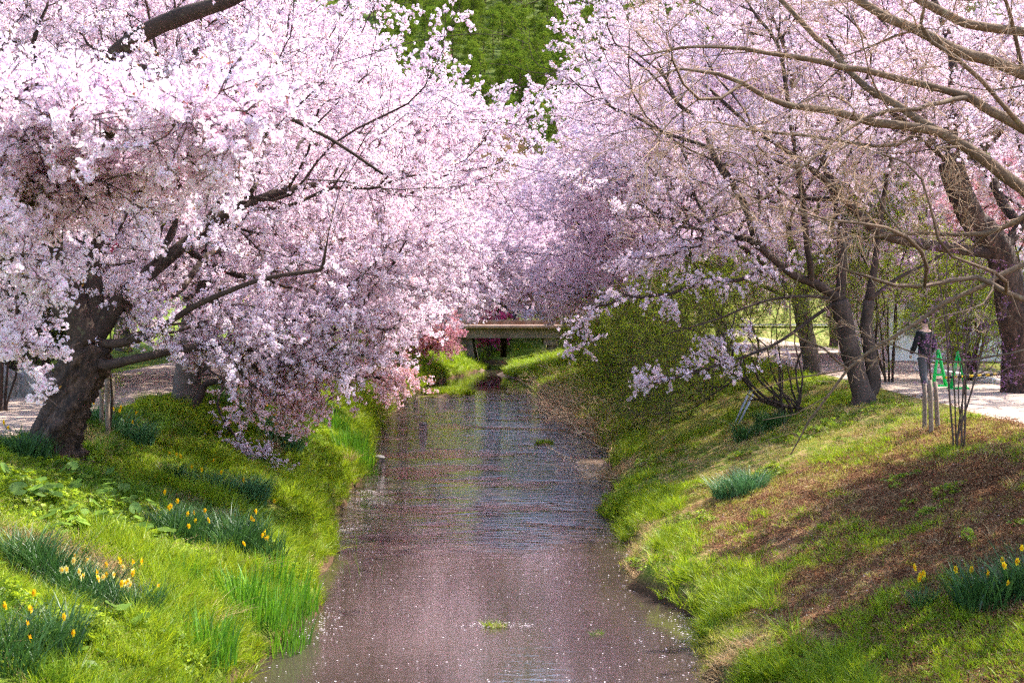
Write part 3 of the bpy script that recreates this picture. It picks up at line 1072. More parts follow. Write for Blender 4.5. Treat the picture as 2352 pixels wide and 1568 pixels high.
TA.line([PA(330, 155, -1.3), PA(450, 215, -1.5), PA(540, 240, -1.6), PA(640, 262, -1.6), PA(760, 320, -1.4), PA(880, 400, -1.0)], 0.055, 0.02, 6, int(np.argmin(np.linalg.norm(np.array(TA.pos) - PA(235, 165, -1.1), axis=1))))
TA.line([PA(100, 640, -.2), PA(70, 700, .4), PA(30, 660, 1.0)], 0.05, 0.02, 1)
rA = TA.r
AA = clumps(rA, (-5.2, YA + 1.7, 6.7), (4.0, 3.9, 3.4), 54, 48, 1.9, 0.5, 0.4, lambda q: 3.2 + 1.0 * min(1.0, max(0, -4.0 - q[0])))
AL = []
for (x, y, dy, s, n) in ((380, 760, 0, .5, 40), (520, 800, .4, .55, 50), (620, 830, .9, .6, 60), (720, 820, 1.3, .6, 60), (820, 830, 1.8, .55, 50), (600, 900, .6, .4, 40), (690, 925, 1.2, .4, 40), (880, 870, 2.2, .45, 40),
                         (540, 720, .2, .6, 50), (660, 740, .8, .6, 60), (780, 720, 1.3, .6, 60), (900, 740, 2.0, .6, 50), (300, 700, .1, .5, 30), (120, 720, .4, .5, 26), (60, 650, .4, .5, 26), (860, 640, 1.2, .7, 50), (920, 560, 1.4, .6, 40)):
    AL.append(PA(x, y, dy) + rA.normal(0, 0.5, (n, 3)) * np.array((s, s * 1.4, s * 0.45)))
TA.fill(np.concatenate([AA] + AL), 0.28, 0.05, 0.5)
# a long spray that hangs over the daffodils
TA.finish(0.0055, 0.30)
sa = TA.spots(0.017, 2, 5, 0.6, 0.9)
low = sa[0][:, 2] < 3.05 + 0.0 * sa[0][:, 0]
hang = (low) & (sa[0][:, 0] > -4.6)
def to_px(a):
    d = (np.asarray(a) - np.array(cam.location)) @ np.array(_R)
    return 1176 + 3000 * d[:, 0] / -d[:, 2], 784 - 3000 * d[:, 1] / -d[:, 2]
def pick(s, m):
    return (s[0][m], s[1][m])
ax, ay = to_px(sa[0])
rr_ = np.random.default_rng(3).random(len(ax))
ok_ = ~((ax > 935 + 0.5 * ay) & (ay < 270)) & ~((ax < 360) & (ay > 730) & (rr_ > 0.25)) & ~((ax < 150) & (ay > 590) & (rr_ > 0.2))
sa, hang = pick(sa, ok_), hang[ok_]
make_tree('cherry_tree', 'old leaning cherry tree with thick gnarled dark trunk on the left bank', 'cherry tree', TA, bA, 'bark_old', 'bark_cherry',
          [('crown', 'sakura', 7, pick(sa, ~hang), 0.7, 1.05), ('lower_crown', 'rosy', 4, pick(sa, hang), 0.7, 1.0)], GCH, gnarl=0.5, flare=0.22)

# --- near branches from a tree just outside the left edge ------------
TN = Tree(37)
bN = np.array((-6.6, 8.6, hz(-6.6, 8.6) - 0.1))
YN = 8.6
TN.line([bN, bN + (0.1, 0, 1.2), bN + (0.3, 0, 2.2)], 0.26, 0.22, 0)
nf = len(TN.pos) - 1
for k, q in enumerate([[(-180, 330, 0), (60, 320, 0), (300, 300, -.3), (540, 265, -.5)], [(-200, 520, .2), (0, 470, .3), (250, 440, .3), (430, 430, .4)], [(-250, 600, -.2), (-60, 600, -.4), (60, 585, -.5)],
                       [(-350, 200, .4), (-200, 60, .8), (-60, -80, 1.2)], [(-500, 100, -1.0), (-420, -300, -1.6)], [(-900, 0, 0), (-1300, -300, .4)], [(-300, 760, 0), (-60, 790, 0), (40, 800, 0)]]):
    TN.line([P(a, b, YN + c) for a, b, c in q], 0.07, 0.012, k + 1, nf)
AN = []
rN = TN.r
for (x, y, dy, s, n) in ((30, 230, 0, .42, 60), (150, 260, 0, .42, 60), (270, 270, -.2, .40, 56), (400, 300, -.3, .34, 46), (520, 255, -.5, .26, 40), (540, 330, -.4, .22, 24), (60, 400, .1, .45, 50), (190, 390, .2, .42, 46), (330, 390, .2, .32, 30),
                         (20, 500, .3, .34, 14), (120, 470, .3, .30, 12), (20, 585, -.4, .20, 12), (95, 600, -.5, .13, 9), (45, 800, 0, .13, 9), (-10, 780, 0, .2, 12), (420, 420, .4, .28, 20), (-100, 300, 0, .6, 50), (-220, 480, 0, .5, 20), (0, 330, -.2, .4, 40)):
    AN.append(P(x, y, YN + dy) + rN.normal(0, 0.5, (n, 3)) * np.array((s, s * 1.6, s * 0.75)))
AN.append(clumps(rN, (-8.0, 9.6, 7.2), (3.0, 3.8, 2.4), 34, 30, 1.1, 0.5, 0.4, 5.2))
AN = np.concatenate(AN)
AN = AN[~((AN[:, 0] / AN[:, 1] > -0.40) & (AN[:, 1] > 9.6))]
TN.fill(AN, 0.3, 0.03, 0.35)
TN.finish(0.0035, 0.22)
sn = TN.spots(0.012, 2, 9, 0.9, 0.62)
nx, ny = to_px(sn[0])
lo_ = np.interp(nx, [-100, 130, 160, 300, 350, 480, 590, 600], [650, 640, 540, 520, 470, 420, 330, 250])
hi_ = np.interp(nx, [-100, 0, 130, 250, 380, 500, 590], [120, 140, 170, 220, 250, 190, 200])
ok_ = ((ny < lo_) & (ny > hi_) & (nx < 600)) | (nx < -330) | (np.hypot(nx - 45, ny - 800) < 60) | (np.hypot(nx + 5, ny - 775) < 40) | (ny < -80)
make_tree('cherry_tree', 'blossom-laden near boughs reaching in from the left edge, slightly out of focus', 'cherry tree', TN, bN, 'bark_old', 'bark_cherry',
          [('crown', 'sakura_near', 5, pick(sn, ok_), 0.8, 1.1)], GCH)

# --- twin-trunked cherry on the right bank ---------------------------
TC = Tree(41)
gC = ground_hit(1985, 928)
YC = gC[1]
def PC(x, y, dy=0.0):
    return P(x, y, YC + dy)
bC = PC(1985, 945)
TC.line([bC, PC(1984, 915)], 0.26, 0.22, 0, step=0.1)
n0 = len(TC.pos) - 1
TC.line([PC(1972, 880), PC(1952, 800), PC(1940, 740), PC(1928, 690)], 0.17, 0.14, 0, n0, 0.12)
n1 = len(TC.pos) - 1
TC.line([PC(2006, 885, .1), PC(1998, 810, .1), PC(1990, 745, .1), PC(1996, 690, .1)], 0.16, 0.12, 0, n0, 0.12)
n2 = len(TC.pos) - 1
TC.line([PC(1880, 655, -.2), PC(1820, 630, -.4), PC(1740, 565, -.6), PC(1690, 540, -.8), PC(1560, 520, -1.0)], 0.09, 0.03, 1, n1)
TC.line([PC(1935, 600, .1), PC(1925, 480, .3), PC(1880, 340, .6), PC(1820, 200, .9)], 0.11, 0.04, 2, n1)
TC.line([PC(2010, 600, .2), PC(2030, 450, .4), PC(2060, 300, .7)], 0.10, 0.03, 3, n2)
TC.line([PC(1860, 680, -.4), PC(1760, 690, -.9), PC(1640, 735, -1.3), PC(1520, 770, -1.5)], 0.045, 0.012, 4, n1)
TC.line([PC(1880, 720, -.2), PC(1780, 790, -.7), PC(1660, 835, -1.2), PC(1560, 865, -1.5), PC(1500, 880, -1.6)], 0.035, 0.008, 5, n1)
TC.line([PC(2060, 640, .4), PC(2140, 600, .8), PC(2230, 540, 1.2)], 0.05, 0.02, 6, n2)
rC = TC.r
AL = []
for (x, y, dy, s, n) in ((1480, 880, -1.6, .18, 10), (1530, 865, -1.5, .22, 14), (1590, 845, -1.4, .22, 14), (1640, 820, -1.2, .25, 14), (1700, 845, -1, .2, 8), (1620, 780, -1.3, .3, 16), (1700, 760, -1, .3, 16), (1780, 810, -.8, .25, 8),
                         (1380, 700, -1.5, .35, 14), (1450, 680, -1.5, .35, 16), (1530, 690, -1.4, .3, 14), (1600, 650, -1.2, .4, 18), (1680, 650, -1, .35, 16), (1760, 630, -.8, .4, 18), (1850, 600, -.5, .4, 16), (1330, 740, -1.2, .3, 14), (1310, 800, -1, .22, 10),
                         (1360, 790, -1, .2, 8), (1650, 550, -.8, .5, 26), (1550, 560, -1.0, .5, 26), (1750, 530, -.6, .5, 24), (1460, 600, -1, .5, 24), (1900, 540, 0, .5, 14)):
    AL.append(PC(x, y, dy) + rC.normal(0, 0.5, (n, 3)) * np.array((s, s * 1.3, s * 0.5)))
AC = clumps(rC, (4.7, YC + 1.0, 8.9), (4.2, 3.8, 3.0), 36, 46, 1.8, 0.5, 0.4, 5.6)
TC.fill(np.concatenate([AC] + AL), 0.3, 0.05, 0.55)
TC.finish(0.0055, 0.2)
sc_ = TC.spots(0.016, 2, 12, 0.6)
cx_, cy_ = to_px(sc_[0])
rr_ = np.random.default_rng(4).random(len(cx_))
ok_ = ~((cx_ < 1285) & (cy_ < 190)) & ~((cy_ > 640) & (rr_ > 0.5)) & ~((cy_ > 560) & (cx_ > 1780) & (rr_ > 0.35))
sc_ = pick(sc_, ok_)
make_tree('cherry_tree', 'twin-trunked cherry tree on the right verge with boughs hanging before the green shrub', 'cherry tree', TC, bC, 'bark_band', 'bark_cherry',
          [('crown', 'sakura', 7, sc_, 0.6, 0.95)], GCH, gnarl=0.16, flare=0.35)

# --- big dark cherry beyond the right path ----------------------------
TD = Tree(43)
YD = 29.5
def PD(x, y, dy=0.0):
    return P(x, y, YD + dy)
bD = PD(2352, 912)
TD.line([bD, PD(2345, 860), PD(2338, 760), PD(2322, 680), PD(2296, 585), PD(2240, 510), PD(2205, 440), PD(2185, 370)], 0.42, 0.27, 0, step=0.15)
nd = len(TD.pos) - 1
TD.line([PD(2182, 290), PD(2190, 200, .2), PD(2180, 90, .4), PD(2120, -60, .6)], 0.2, 0.06, 1, nd)
j = int(np.argmin(np.linalg.norm(np.array(TD.pos) - PD(2296, 585), axis=1)))
TD.line([PD(2150, 565, -.6), PD(2030, 540, -1.2), PD(1970, 490, -1.6), PD(1911, 430, -2), PD(1855, 381, -2.4), PD(1792, 336, -2.8), PD(1743, 308, -3), PD(1620, 196, -3.4)], 0.13, 0.03, 2, j)
TD.line([PD(2270, 330, .5), PD(2370, 200, .9), PD(2460, 60, 1.2)], 0.14, 0.04, 3, nd)
TD.line([PD(2100, 300, -1), PD(1990, 200, -1.8), PD(1900, 80, -2.4)], 0.11, 0.03, 4, nd)
TD.line([PD(2360, 500, .5), PD(2450, 420, .6)], 0.12, 0.04, 5, j)
rD = TD.r
AD = clumps(rD, (11.4, YD + 2.6, 8.8), (5.0, 4.4, 3.4), 32, 46, 2.0, 0.5, 0.35, lambda q: 5.6)
TD.fill(AD, 0.3, 0.06, 0.6)
TD.finish(0.006, 0.3)
make_tree('cherry_tree', 'dark-trunked leaning cherry tree beyond the right path, behind the bare limbs', 'cherry tree', TD, bD, 'bark_old', 'bark_cherry',
          [('crown', 'sakura', 7, TD.spots(0.018, 2, 14, 0.6), 0.85, 1.25)], GCH, gnarl=0.22, flare=0.4)

# --- the still bare tree in the right foreground -----------------------
TB = Tree(47)
YB = 14.2
def PB(x, y, dy=0.0):
    return P(x, y, YB + dy)
bB = np.array((9.2, 16.4, hz(9.2, 16.4) - 0.1))
TB.line([bB, bB + (-0.05, -0.05, 1.0), bB + (-0.2, -0.15, 2.2)], 0.30, 0.24, 0)
nb = len(TB.pos) - 1
TB.line([PB(2560, 590), PB(2430, 500), PB(2352, 437), PB(2215, 332, -.1), PB(2163, 305, -.1), PB(2005, 280, -.3), PB(1918, 262, -.4), PB(1813, 238, -.6), PB(1757, 220, -.7), PB(1652, 171, -.9), PB(1560, 160, -1)], 0.095, 0.014, 1, nb)
j1 = int(np.argmin(np.linalg.norm(np.array(TB.pos) - PB(2163, 305, -.1), axis=1)))
TB.line([PB(2114, 276, .1), PB(2058, 241, .2), PB(1988, 196, .4), PB(1946, 157, .5), PB(1904, 115, .6), PB(1841, 52, .7), PB(1792, 0, .8), PB(1740, -80, .9)], 0.052, 0.026, 2, j1)
TB.line([PB(2520, 420, .3), PB(2440, 345, .3), PB(2352, 297, .3), PB(2268, 252, .3), PB(2222, 224, .3), PB(2128, 192, .2), PB(2023, 171, .1), PB(1935, 157, 0), PB(1841, 136, -.1), PB(1708, 112, -.3), PB(1568, 108, -.5), PB(1470, 130, -.6)], 0.062, 0.009, 3, nb)
TB.line([PB(2560, 260, .6), PB(2440, 210, .6), PB(2352, 168, .6), PB(2268, 140, .6), PB(2180, 108, .6), PB(2110, 70, .6), PB(2040, 45, .6), PB(1970, 0, .6), PB(1900, -60, .6)], 0.085, 0.045, 4, nb)
TB.line([PB(2520, 140, .9), PB(2400, 90, .9), PB(2215, 52, .9), PB(2145, 18, .9), PB(2110, 0, .9), PB(2040, -50, .9)], 0.07, 0.04, 5, nb)
TB.line([PB(2560, 640, -.5), PB(2450, 585, -.5), PB(2352, 608, -.5), PB(2303, 629, -.5), PB(2215, 671, -.5), PB(2163, 699, -.5), PB(2058, 773, -.4), PB(2005, 808, -.4), PB(1953, 850, -.3), PB(1900, 906, -.3), PB(1858, 962, -.2), PB(1841, 1004, -.2), PB(1816, 1046, -.1)], 0.042, 0.007, 6, nb)
j6 = int(np.argmin(np.linalg.norm(np.array(TB.pos) - PB(1953, 850, -.3), axis=1)))
TB.line([PB(1883, 864, -.4), PB(1813, 868, -.5), PB(1778, 885, -.6), PB(1712, 900, -.7)], 0.013, 0.004, 6, j6)
j7 = int(np.argmin(np.linalg.norm(np.array(TB.pos) - PB(1900, 906, -.3), axis=1)))
TB.line([PB(1830, 950, -.3), PB(1755, 964, -.4)], 0.010, 0.003, 6, j7)
TB.line([PB(1820, 990, -.3), PB(1755, 1008, -.4)], 0.010, 0.003, 6)
TB.line([PB(1890, 800, -.6), PB(1815, 760, -.8), PB(1812, 690, -.8), PB(1850, 600, -.8)], 0.014, 0.006, 6, j6)
TB.line([PB(2100, 250, -.3), PB(2215, 224, .3)][::-1] + [PB(1990, 270, -.4), PB(1900, 330, -.6), PB(1850, 380, -.8), PB(1740, 460, -1.0), PB(1640, 500, -1.1)], 0.03, 0.006, 3)
TB.line([PB(2480, 20, 1.0), PB(2352, -40, 1.2), PB(2280, -120, 1.4)], 0.09, 0.04, 5, nb)
TB.line([PB(2420, 690, -.4), PB(2250, 640, -.6), PB(2120, 655, -.7), PB(2000, 640, -.8), PB(1900, 600, -.9)], 0.028, 0.006, 6, nb)
TB.line([PB(2400, 790, -.3), PB(2200, 830, -.4), PB(2080, 800, -.5), PB(1980, 770, -.5)], 0.018, 0.005, 6, nb)
rB = TB.r
for i_ in range(len(TB.pos)):
    if TB.lab[i_] > 0:
        TB.pos[i_] = TB.pos[i_] + rB.normal(0, 0.014, 3)
AB = []
for (x0, x1, y0, y1, n) in ((1450, 2380, -40, 330, 250), (1480, 2250, 300, 560, 150), (1760, 2380, 540, 760, 60), (1720, 2100, 740, 900, 10), (2350, 3000, -300, 500, 180), (1900, 2500, -300, 0, 120)):
    for _ in range(n):
        AB.append(PB(rB.uniform(x0, x1), rB.uniform(y0, y1), rB.uniform(-2.2, 1.6)))
AB = [a for a in AB if not (a[2] > 6.9 and a[0] < 1.1)]
TB.fill(AB, 0.22, 0.04, 0.3)
TB.finish(0.0038, 0.2)
sb = TB.spots(0.010, 1, 16, 0.5, 0.85, -0.2)
bx_, by_ = to_px(sb[0])
rr_ = np.random.default_rng(6).random(len(bx_))
sb = pick(sb, ~((by_ > 540) & (rr_ > 0.18)))
make_tree('bare_tree', 'still leafless tree with pale tan limbs fanning in from the right edge', 'tree', TB, bB, 'bark_pale', 'bark_pale',
          [('crown', 'bare', 5, sb, 0.45, 0.95)], None, gnarl=0.15)
# ------------------------------------------------------------------ the bridge
def concrete(name, base, stain, amount=0.55):
    t = NT(name)
    p = t.pos()
    n1 = t.noise(t.mapping(p, (1.2, 1.2, 0.35)), 2.2, 5, 0.65)
    n2 = t.noise(p, 14, 4, 0.6)
    c = t.mix(t.maprange(n1, 0.42, 0.62, 0, amount), base, stain)
    c = t.mix(t.maprange(n2, 0.4, 0.7, 0, 0.35), c, tuple(x * 0.55 for x in base))
    t.principled(c, 0.9, t.bump(n2, 0.4, 0.02), spec=0.15)
    return t.m
M['concrete'] = concrete('concrete', (0.20, 0.155, 0.115), (0.07, 0.045, 0.03))
M['concrete_dark'] = concrete('concrete_dark', (0.17, 0.135, 0.105), (0.06, 0.04, 0.03))
M['rust'] = concrete('rusty_parapet', (0.20, 0.10, 0.06), (0.30, 0.22, 0.17))
M['pipe'] = concrete('pipe_paint', (0.34, 0.22, 0.165), (0.22, 0.12, 0.08), 0.4)
BY = 80.0
bridge = thing('road_bridge', 'low concrete road bridge with rusty parapet crossing the stream', 'bridge', (0, BY, 0))
def bpart(name, mat, *boxes):
    b = Buf()
    for a, c in boxes:
        b.box(a, c)
    return obj(name, b.mesh(name, M[mat]), bridge)
bpart('deck', 'concrete_dark', ((-8.6, 0.02, 2.40), (8.6, 6.0, 2.62)))
bpart('girder', 'concrete', ((-7.0, 0.12, 1.90), (6.6, 0.52, 2.398)))
bpart('girder', 'concrete', ((-7.0, 2.8, 1.90), (6.6, 3.2, 2.398)))
bpart('girder', 'concrete', ((-7.0, 5.45, 1.90), (6.6, 5.85, 2.398)))
bpart('parapet', 'rust', ((-8.6, 0.06, 2.622), (8.6, 0.28, 2.93)))
bpart('parapet', 'rust', ((-8.6, 5.72, 2.622), (8.6, 5.94, 2.93)))
bp = obj('pipe', Buf().tube(cyl_pts((-8.4, -0.14, 2.60), (8.4, -0.14, 2.60), 12), 0.135, 14).mesh('pipe', M['pipe'], True), bridge)
for x in (-6, -4, -2, 0, 2, 4, 6):
    obj('pipe_bracket', Buf().box((x - 0.03, -0.16, 2.42), (x + 0.03, 0.058, 2.462)).mesh('pipe_bracket', M['rust']), bp)
ab = Buf()
ab.add([(-8, .3, -.6), (-2.1, .3, -.6), (-2.5, .3, 1.898), (-8, .3, 1.898), (-8, 5.7, -.6), (-2.0, 5.7, -.6), (-2.5, 5.7, 1.898), (-8, 5.7, 1.898)], [(0, 1, 2, 3), (5, 4, 7, 6), (1, 5, 6, 2), (4, 0, 3, 7), (3, 2, 6, 7)])
obj('abutment', ab.mesh('abutment', M['concrete_dark']), bridge)
bpart('abutment', 'concrete_dark', ((4.6, .3, -.6), (8, 5.7, 1.898)))
for y0 in (0.25, 3.3):
    cap = Buf()
    cap.add([(1.95, y0, 1.45), (2.9, y0, 1.45), (2.9, y0, 1.898), (1.95, y0, 1.898), (1.95, y0 + .6, 1.45), (2.9, y0 + .6, 1.45), (2.9, y0 + .6, 1.898), (1.95, y0 + .6, 1.898)], [(0, 1, 2, 3), (5, 4, 7, 6), (1, 5, 6, 2), (4, 0, 3, 7), (0, 4, 5, 1)])
    obj('pier_cap', cap.mesh('pier_cap', M['concrete']), bridge)
bpart('pier_column', 'concrete_dark', ((2.25, 0.35, -0.4), (2.75, 0.75, 1.448)))
bpart('pier_column', 'concrete_dark', ((2.25, 3.4, -0.4), (2.75, 3.8, 1.448)))
# a rounded concrete column behind, left of the opening
obj('pier_column', Buf().tube(cyl_pts((-0.55, 5.2, 0.5), (-0.55, 5.2, 1.89), 4), 0.22, 12).mesh('pier_column', M['concrete'], True), bridge)
M['asphalt'] = plain('asphalt', (0.055, 0.052, 0.05), 0.9, 0.3, 30)
rb = Buf()
rb.add([(-60, BY + .35, 2.66), (60, BY + .35, 2.66), (60, BY + 5.65, 2.66), (-60, BY + 5.65, 2.66)], [(0, 1, 2, 3)])
obj('road', rb.mesh('road', M['asphalt']), kind='structure')

# a silver car crossing, mostly hidden by blossom
M['car_paint'] = plain('silver_paint', (0.55, 0.57, 0.60), 0.3, 0.05, 3, 0.5, 0.0, 0.5)
M['car_glass'] = plain('car_glass', (0.02, 0.025, 0.03), 0.08, 0.1, 3, 0, 0, 0.6)
M['rubber'] = plain('rubber', (0.02, 0.02, 0.02), 0.8, 0.2)
M['lampglass'] = plain('lamp_lens', (0.6, 0.15, 0.1), 0.2, 0.1)
M['steel'] = plain('steel', (0.45, 0.45, 0.46), 0.35, 0.15, 10, 0.8)
car = thing('car', 'silver car crossing the bridge, glimpsed through blossom above the parapet', 'car', (-4.4, BY + 2.1, 2.66))
prof = [(-2.0, .28), (-2.05, .62), (-1.9, .82), (-1.15, .95), (-0.55, 1.38), (0.75, 1.42), (1.45, 1.0), (1.95, .9), (2.05, .6), (2.0, .28)]
cb = Buf()
V = []
for w, k in ((-0.82, 1), (0.82, 1)):
    for x, z in prof:
        V.append((x, w * (0.86 if z > 1.2 else 1.0), z))
n = len(prof)
T = [(0, i, i + 1) for i in range(1, n - 1)] + [(n, n + i + 1, n + i) for i in range(1, n - 1)]
cb.add(V, [(i, n + i, n + (i + 1) % n, (i + 1) % n) for i in range(n)], T)
obj('body', cb.mesh('body', M['car_paint']), car)
for s in (-1, 1):
    wv = [(-0.98, .84 * s, .98), (-0.5, .72 * s, 1.34), (0.72, .72 * s, 1.37), (1.3, .84 * s, 1.0)]
    obj('side_window', Buf().add(np.array(wv) + (0, 0.012 * s, 0), [(0, 1, 2, 3)]).mesh('side_window', M['car_glass']), car)
obj('windscreen', Buf().add([(-1.10, -.7, 1.0), (-1.10, .7, 1.0), (-.62, .66, 1.36), (-.62, -.66, 1.36)], [(0, 1, 2, 3)]).mesh('windscreen', M['car_glass']), car, (-0.02, 0, 0.02))
for x in (-1.3, 1.3):
    for s in (-1, 1):
        w = obj('wheel', Buf().tube(cyl_pts((x, s * 0.68, .31), (x, s * 0.86, .31)), 0.31, 20).mesh('wheel', M['rubber'], True), car)
        obj('rim', Buf().tube(cyl_pts((x, s * 0.84, .31), (x, s * 0.872, .31)), 0.19, 14).mesh('rim', M['steel'], True), w)
for s in (-1, 1):
    obj('headlight', Buf().box((-2.06, s * .55 - .14, .62), (-1.98, s * .55 + .14, .74)).mesh('headlight', M['steel']), car)

GI = 'iris clumps beside the water'
FY, FP, FO = 'yellow', 'pale', 'orange'
CLUMPS = [
    (235, 1395, 0.62, 34, 'largest daffodil clump, crowded with pale and golden flowers, lower left bank', 'd', [FY, FP, FP]),
    (70, 1325, 0.55, 3, 'tall dark daffodil leaves with few flowers at the left edge', 'd', FY),
    (92, 1490, 0.42, 7, 'daffodil clump with several golden flowers in the bottom left corner', 'd', FY),
    (15, 1520, 0.34, 3, 'sparse daffodil clump cut by the left edge of the frame', 'd', FY),
    (405, 1232, 0.45, 9, 'daffodil clump with small orange flowers halfway down the left bank', 'd', FO),
    (545, 1265, 0.62, 14, 'broad daffodil clump edged with orange flowers above the water', 'd', FO),
    (488, 1122, 0.36, 5, 'blue-green daffodil clump below the hanging blossom spray', 'b', FO),
    (590, 1155, 0.45, 2, 'pale blue-green daffodil leaves leaning towards the water', 'b', FY),
    (398, 1096, 0.20, 4, 'little daffodil tuft with yellow flowers, uphill of the hanging spray', 'd', FY),
    (62, 1045, 0.40, 5, 'daffodil clump at the foot of the old leaning trunk', 'd', FY),
    (298, 1005, 0.45, 9, 'daffodil clump with golden flowers right of the wooden stakes', 'b', FY),
    (212, 968, 0.35, 2, 'daffodil leaves half hidden behind the wooden stakes', 'b', FY),
    (560, 935, 0.55, 14, 'upper daffodil drift under the blossoms, thick with yellow flowers', 'b', FY),
    (605, 978, 0.55, 14, 'middle daffodil drift on the left bank, blue-green with yellow flowers', 'b', FY),
    (645, 1025, 0.50, 9, 'lowest daffodil drift nearing the water, blue-green with scattered flowers', 'b', FY),
    (722, 948, 0.60, 8, 'distant daffodil drift beside the small floodlights', 'd', FY),
    (500, 905, 0.35, 8, 'daffodil clump behind the small curved trunk', 'd', FY),
    (1708, 1125, 0.55, 0, 'pale blue-green daffodil leaves without flowers on the right slope', 'b'),
    (1765, 985, 0.45, 0, 'dark leafy clump at the foot of the big right shrub', 'd'),
    (1715, 1010, 0.32, 0, 'smaller dark leafy clump downhill of the big right shrub', 'd'),
    (2258, 1385, 0.32, 6, 'daffodil clump with yellow flowers on the brown right slope', 'd', FY),
    (2338, 1368, 0.42, 9, 'daffodil clump cut by the right edge of the frame', 'd', FY),
    (2122, 1392, 0.15, 5, 'tiny group of yellow daffodils alone in the leaf litter', 'd', FY),
    (600, 1420, 0.5, 0, 'bright upright iris leaves at the near left waterside', 'i', None, 1.0, GI),
    (660, 1385, 0.45, 0, 'tall iris leaves standing closest to the near left water edge', 'i', None, 1.0, GI),
    (540, 1370, 0.35, 0, 'short iris leaves uphill of the bright waterside clump', 'i', None, 0.8, GI),
    (490, 1540, 0.45, 0, 'dark iris leaves at the bottom edge of the left bank', 'i', None, 0.8, GI),
    (832, 1075, 0.5, 0, 'tall iris leaves on the point of the left bank', 'i', None, 1.1, GI),
    (800, 1040, 0.45, 0, 'iris leaves just upstream of the left point', 'i', None, 1.0, GI),
    (760, 985, 0.5, 0, 'iris leaves in the grass high above the left point', 'i', None, 0.9, GI),
    (420, 1340, 0.25, 0, 'few bright iris blades among round leaves on the left bank', 'i', None, 0.9, GI),
]
CLUMP_SPOTS = [(*ground_hit(c_[0], c_[1])[:2], c_[2]) for c_ in CLUMPS]

# ------------------------------------------------------------------ grass, straw, litter and petals
def blades(buf, r, n, h, spread, width, cols, bend=0.6, seg=3, upright=0.5):
    a = r.uniform(0, 6.28, n)
    q = spread * np.sqrt(r.random(n))
    b0 = np.stack([q * np.cos(a), q * np.sin(a), np.full(n, -0.03)], -1)
    out = unit(np.stack([np.cos(a) + r.normal(0, 0.8, n), np.sin(a) + r.normal(0, 0.8, n), np.zeros(n)], -1))
    H = h * r.uniform(0.55, 1.15, n)
    lean = (1 - upright) * r.uniform(0.2, 1.1, n) * H
    cv = bend * r.uniform(0.2, 1.2, n) * H
    sd = np.cross(out, np.array((0, 0, 1.0)))
    yaw = r.normal(0, 0.9, n)
    sd = unit(sd * np.cos(yaw)[:, None] + out * np.sin(yaw)[:, None])
    W = width * r.uniform(0.7, 1.25, n)
    rows = []
    for k in range(seg + 1):
        t = k / seg
        p = b0 + out * (lean * t + cv * t * t)[:, None] + np.array((0, 0, 1.0)) * (H * (t - 0.28 * bend * t * t))[:, None]
        w = W * (1 - t ** 1.8) * 0.5 + (0.0004 if k == seg else 0)
        rows += [p - sd * w[:, None], p + sd * w[:, None]]
    V = np.stack(rows, 1).reshape(-1, 3)
    m = 2 * (seg + 1)
    o = (np.arange(n) * m)[:, None]
    Q = np.concatenate([o + np.array([[2 * k, 2 * k + 1, 2 * k + 3, 2 * k + 2]]) for k in range(seg)])
    cols = np.array(cols)
    c = cols[r.integers(0, len(cols), n)] * r.uniform(0.75, 1.2, (n, 1))
    return buf.add(V, Q, c=np.repeat(c, m, axis=0))

def tuft(name, seed, n, h, spread, width, cols, bend=0.6, upright=0.5, mat='grass', seg=3):
    return unlinked(name, blades(Buf(), np.random.default_rng(seed), n, h, spread, width, cols, bend, seg, upright).mesh(name, M[mat]))

def clover(name, seed, n, cols, lr=0.022, spread=0.14, h=0.07):
    r = np.random.default_rng(seed)
    b = Buf()
    a = r.uniform(0, 6.28, n)
    q = spread * np.sqrt(r.random(n))
    c = np.stack([q * np.cos(a), q * np.sin(a), h * r.random(n)], -1)
    cols = np.array(cols)
    cc = cols[r.integers(0, len(cols), n)] * r.uniform(0.75, 1.2, (n, 1))
    kites(b, c, unit(r.normal(0, 0.5, (n, 3)) + np.array((0, 0, 1.0))), lr * r.uniform(0.6, 1.3, n), r.uniform(0, 6, n), 3, 0.42, 0.1, cc, cc)
    return unlinked(name, b.mesh(name, M['grass']))

G1 = ((0.28, 0.37, 0.012), (0.36, 0.42, 0.015), (0.19, 0.29, 0.012))
G2 = ((0.12, 0.22, 0.012), (0.18, 0.29, 0.012), (0.08, 0.15, 0.012))
G3 = ((0.34, 0.36, 0.03), (0.25, 0.31, 0.02), (0.42, 0.36, 0.08))
ST = ((0.46, 0.30, 0.15), (0.34, 0.21, 0.10), (0.54, 0.38, 0.21))
srcs = [tuft('tuft_t%d' % k, 300 + k, 46, 0.25, 0.11, 0.010, G1, 0.6) for k in range(2)] + \
       [tuft('tuft_d%d' % k, 304 + k, 42, 0.22, 0.11, 0.010, G2, 0.7) for k in range(2)] + \
       [tuft('tuft_m%d' % k, 308 + k, 40, 0.13, 0.13, 0.009, G1, 0.6) for k in range(2)] + \
       [tuft('tuft_y%d' % k, 312 + k, 44, 0.09, 0.15, 0.006, G3, 0.6) for k in range(2)] + \
       [clover('clover%d' % k, 316 + k, 40, ((0.21, 0.31, 0.014), (0.30, 0.38, 0.018), (0.12, 0.20, 0.012)), 0.024 + 0.012 * k) for k in range(2)] + \
       [tuft('tuft_s%d' % k, 320 + k, 40, 0.16, 0.13, 0.005, ST, 1.0, 0.1, 'straw') for k in range(2)]
NG['grass'] = scatter_group('grass_tufts', srcs)
# 0,1 tall bright  2,3 tall dark  4,5 mid  6,7 short yellow  8,9 clover  10,11 straw

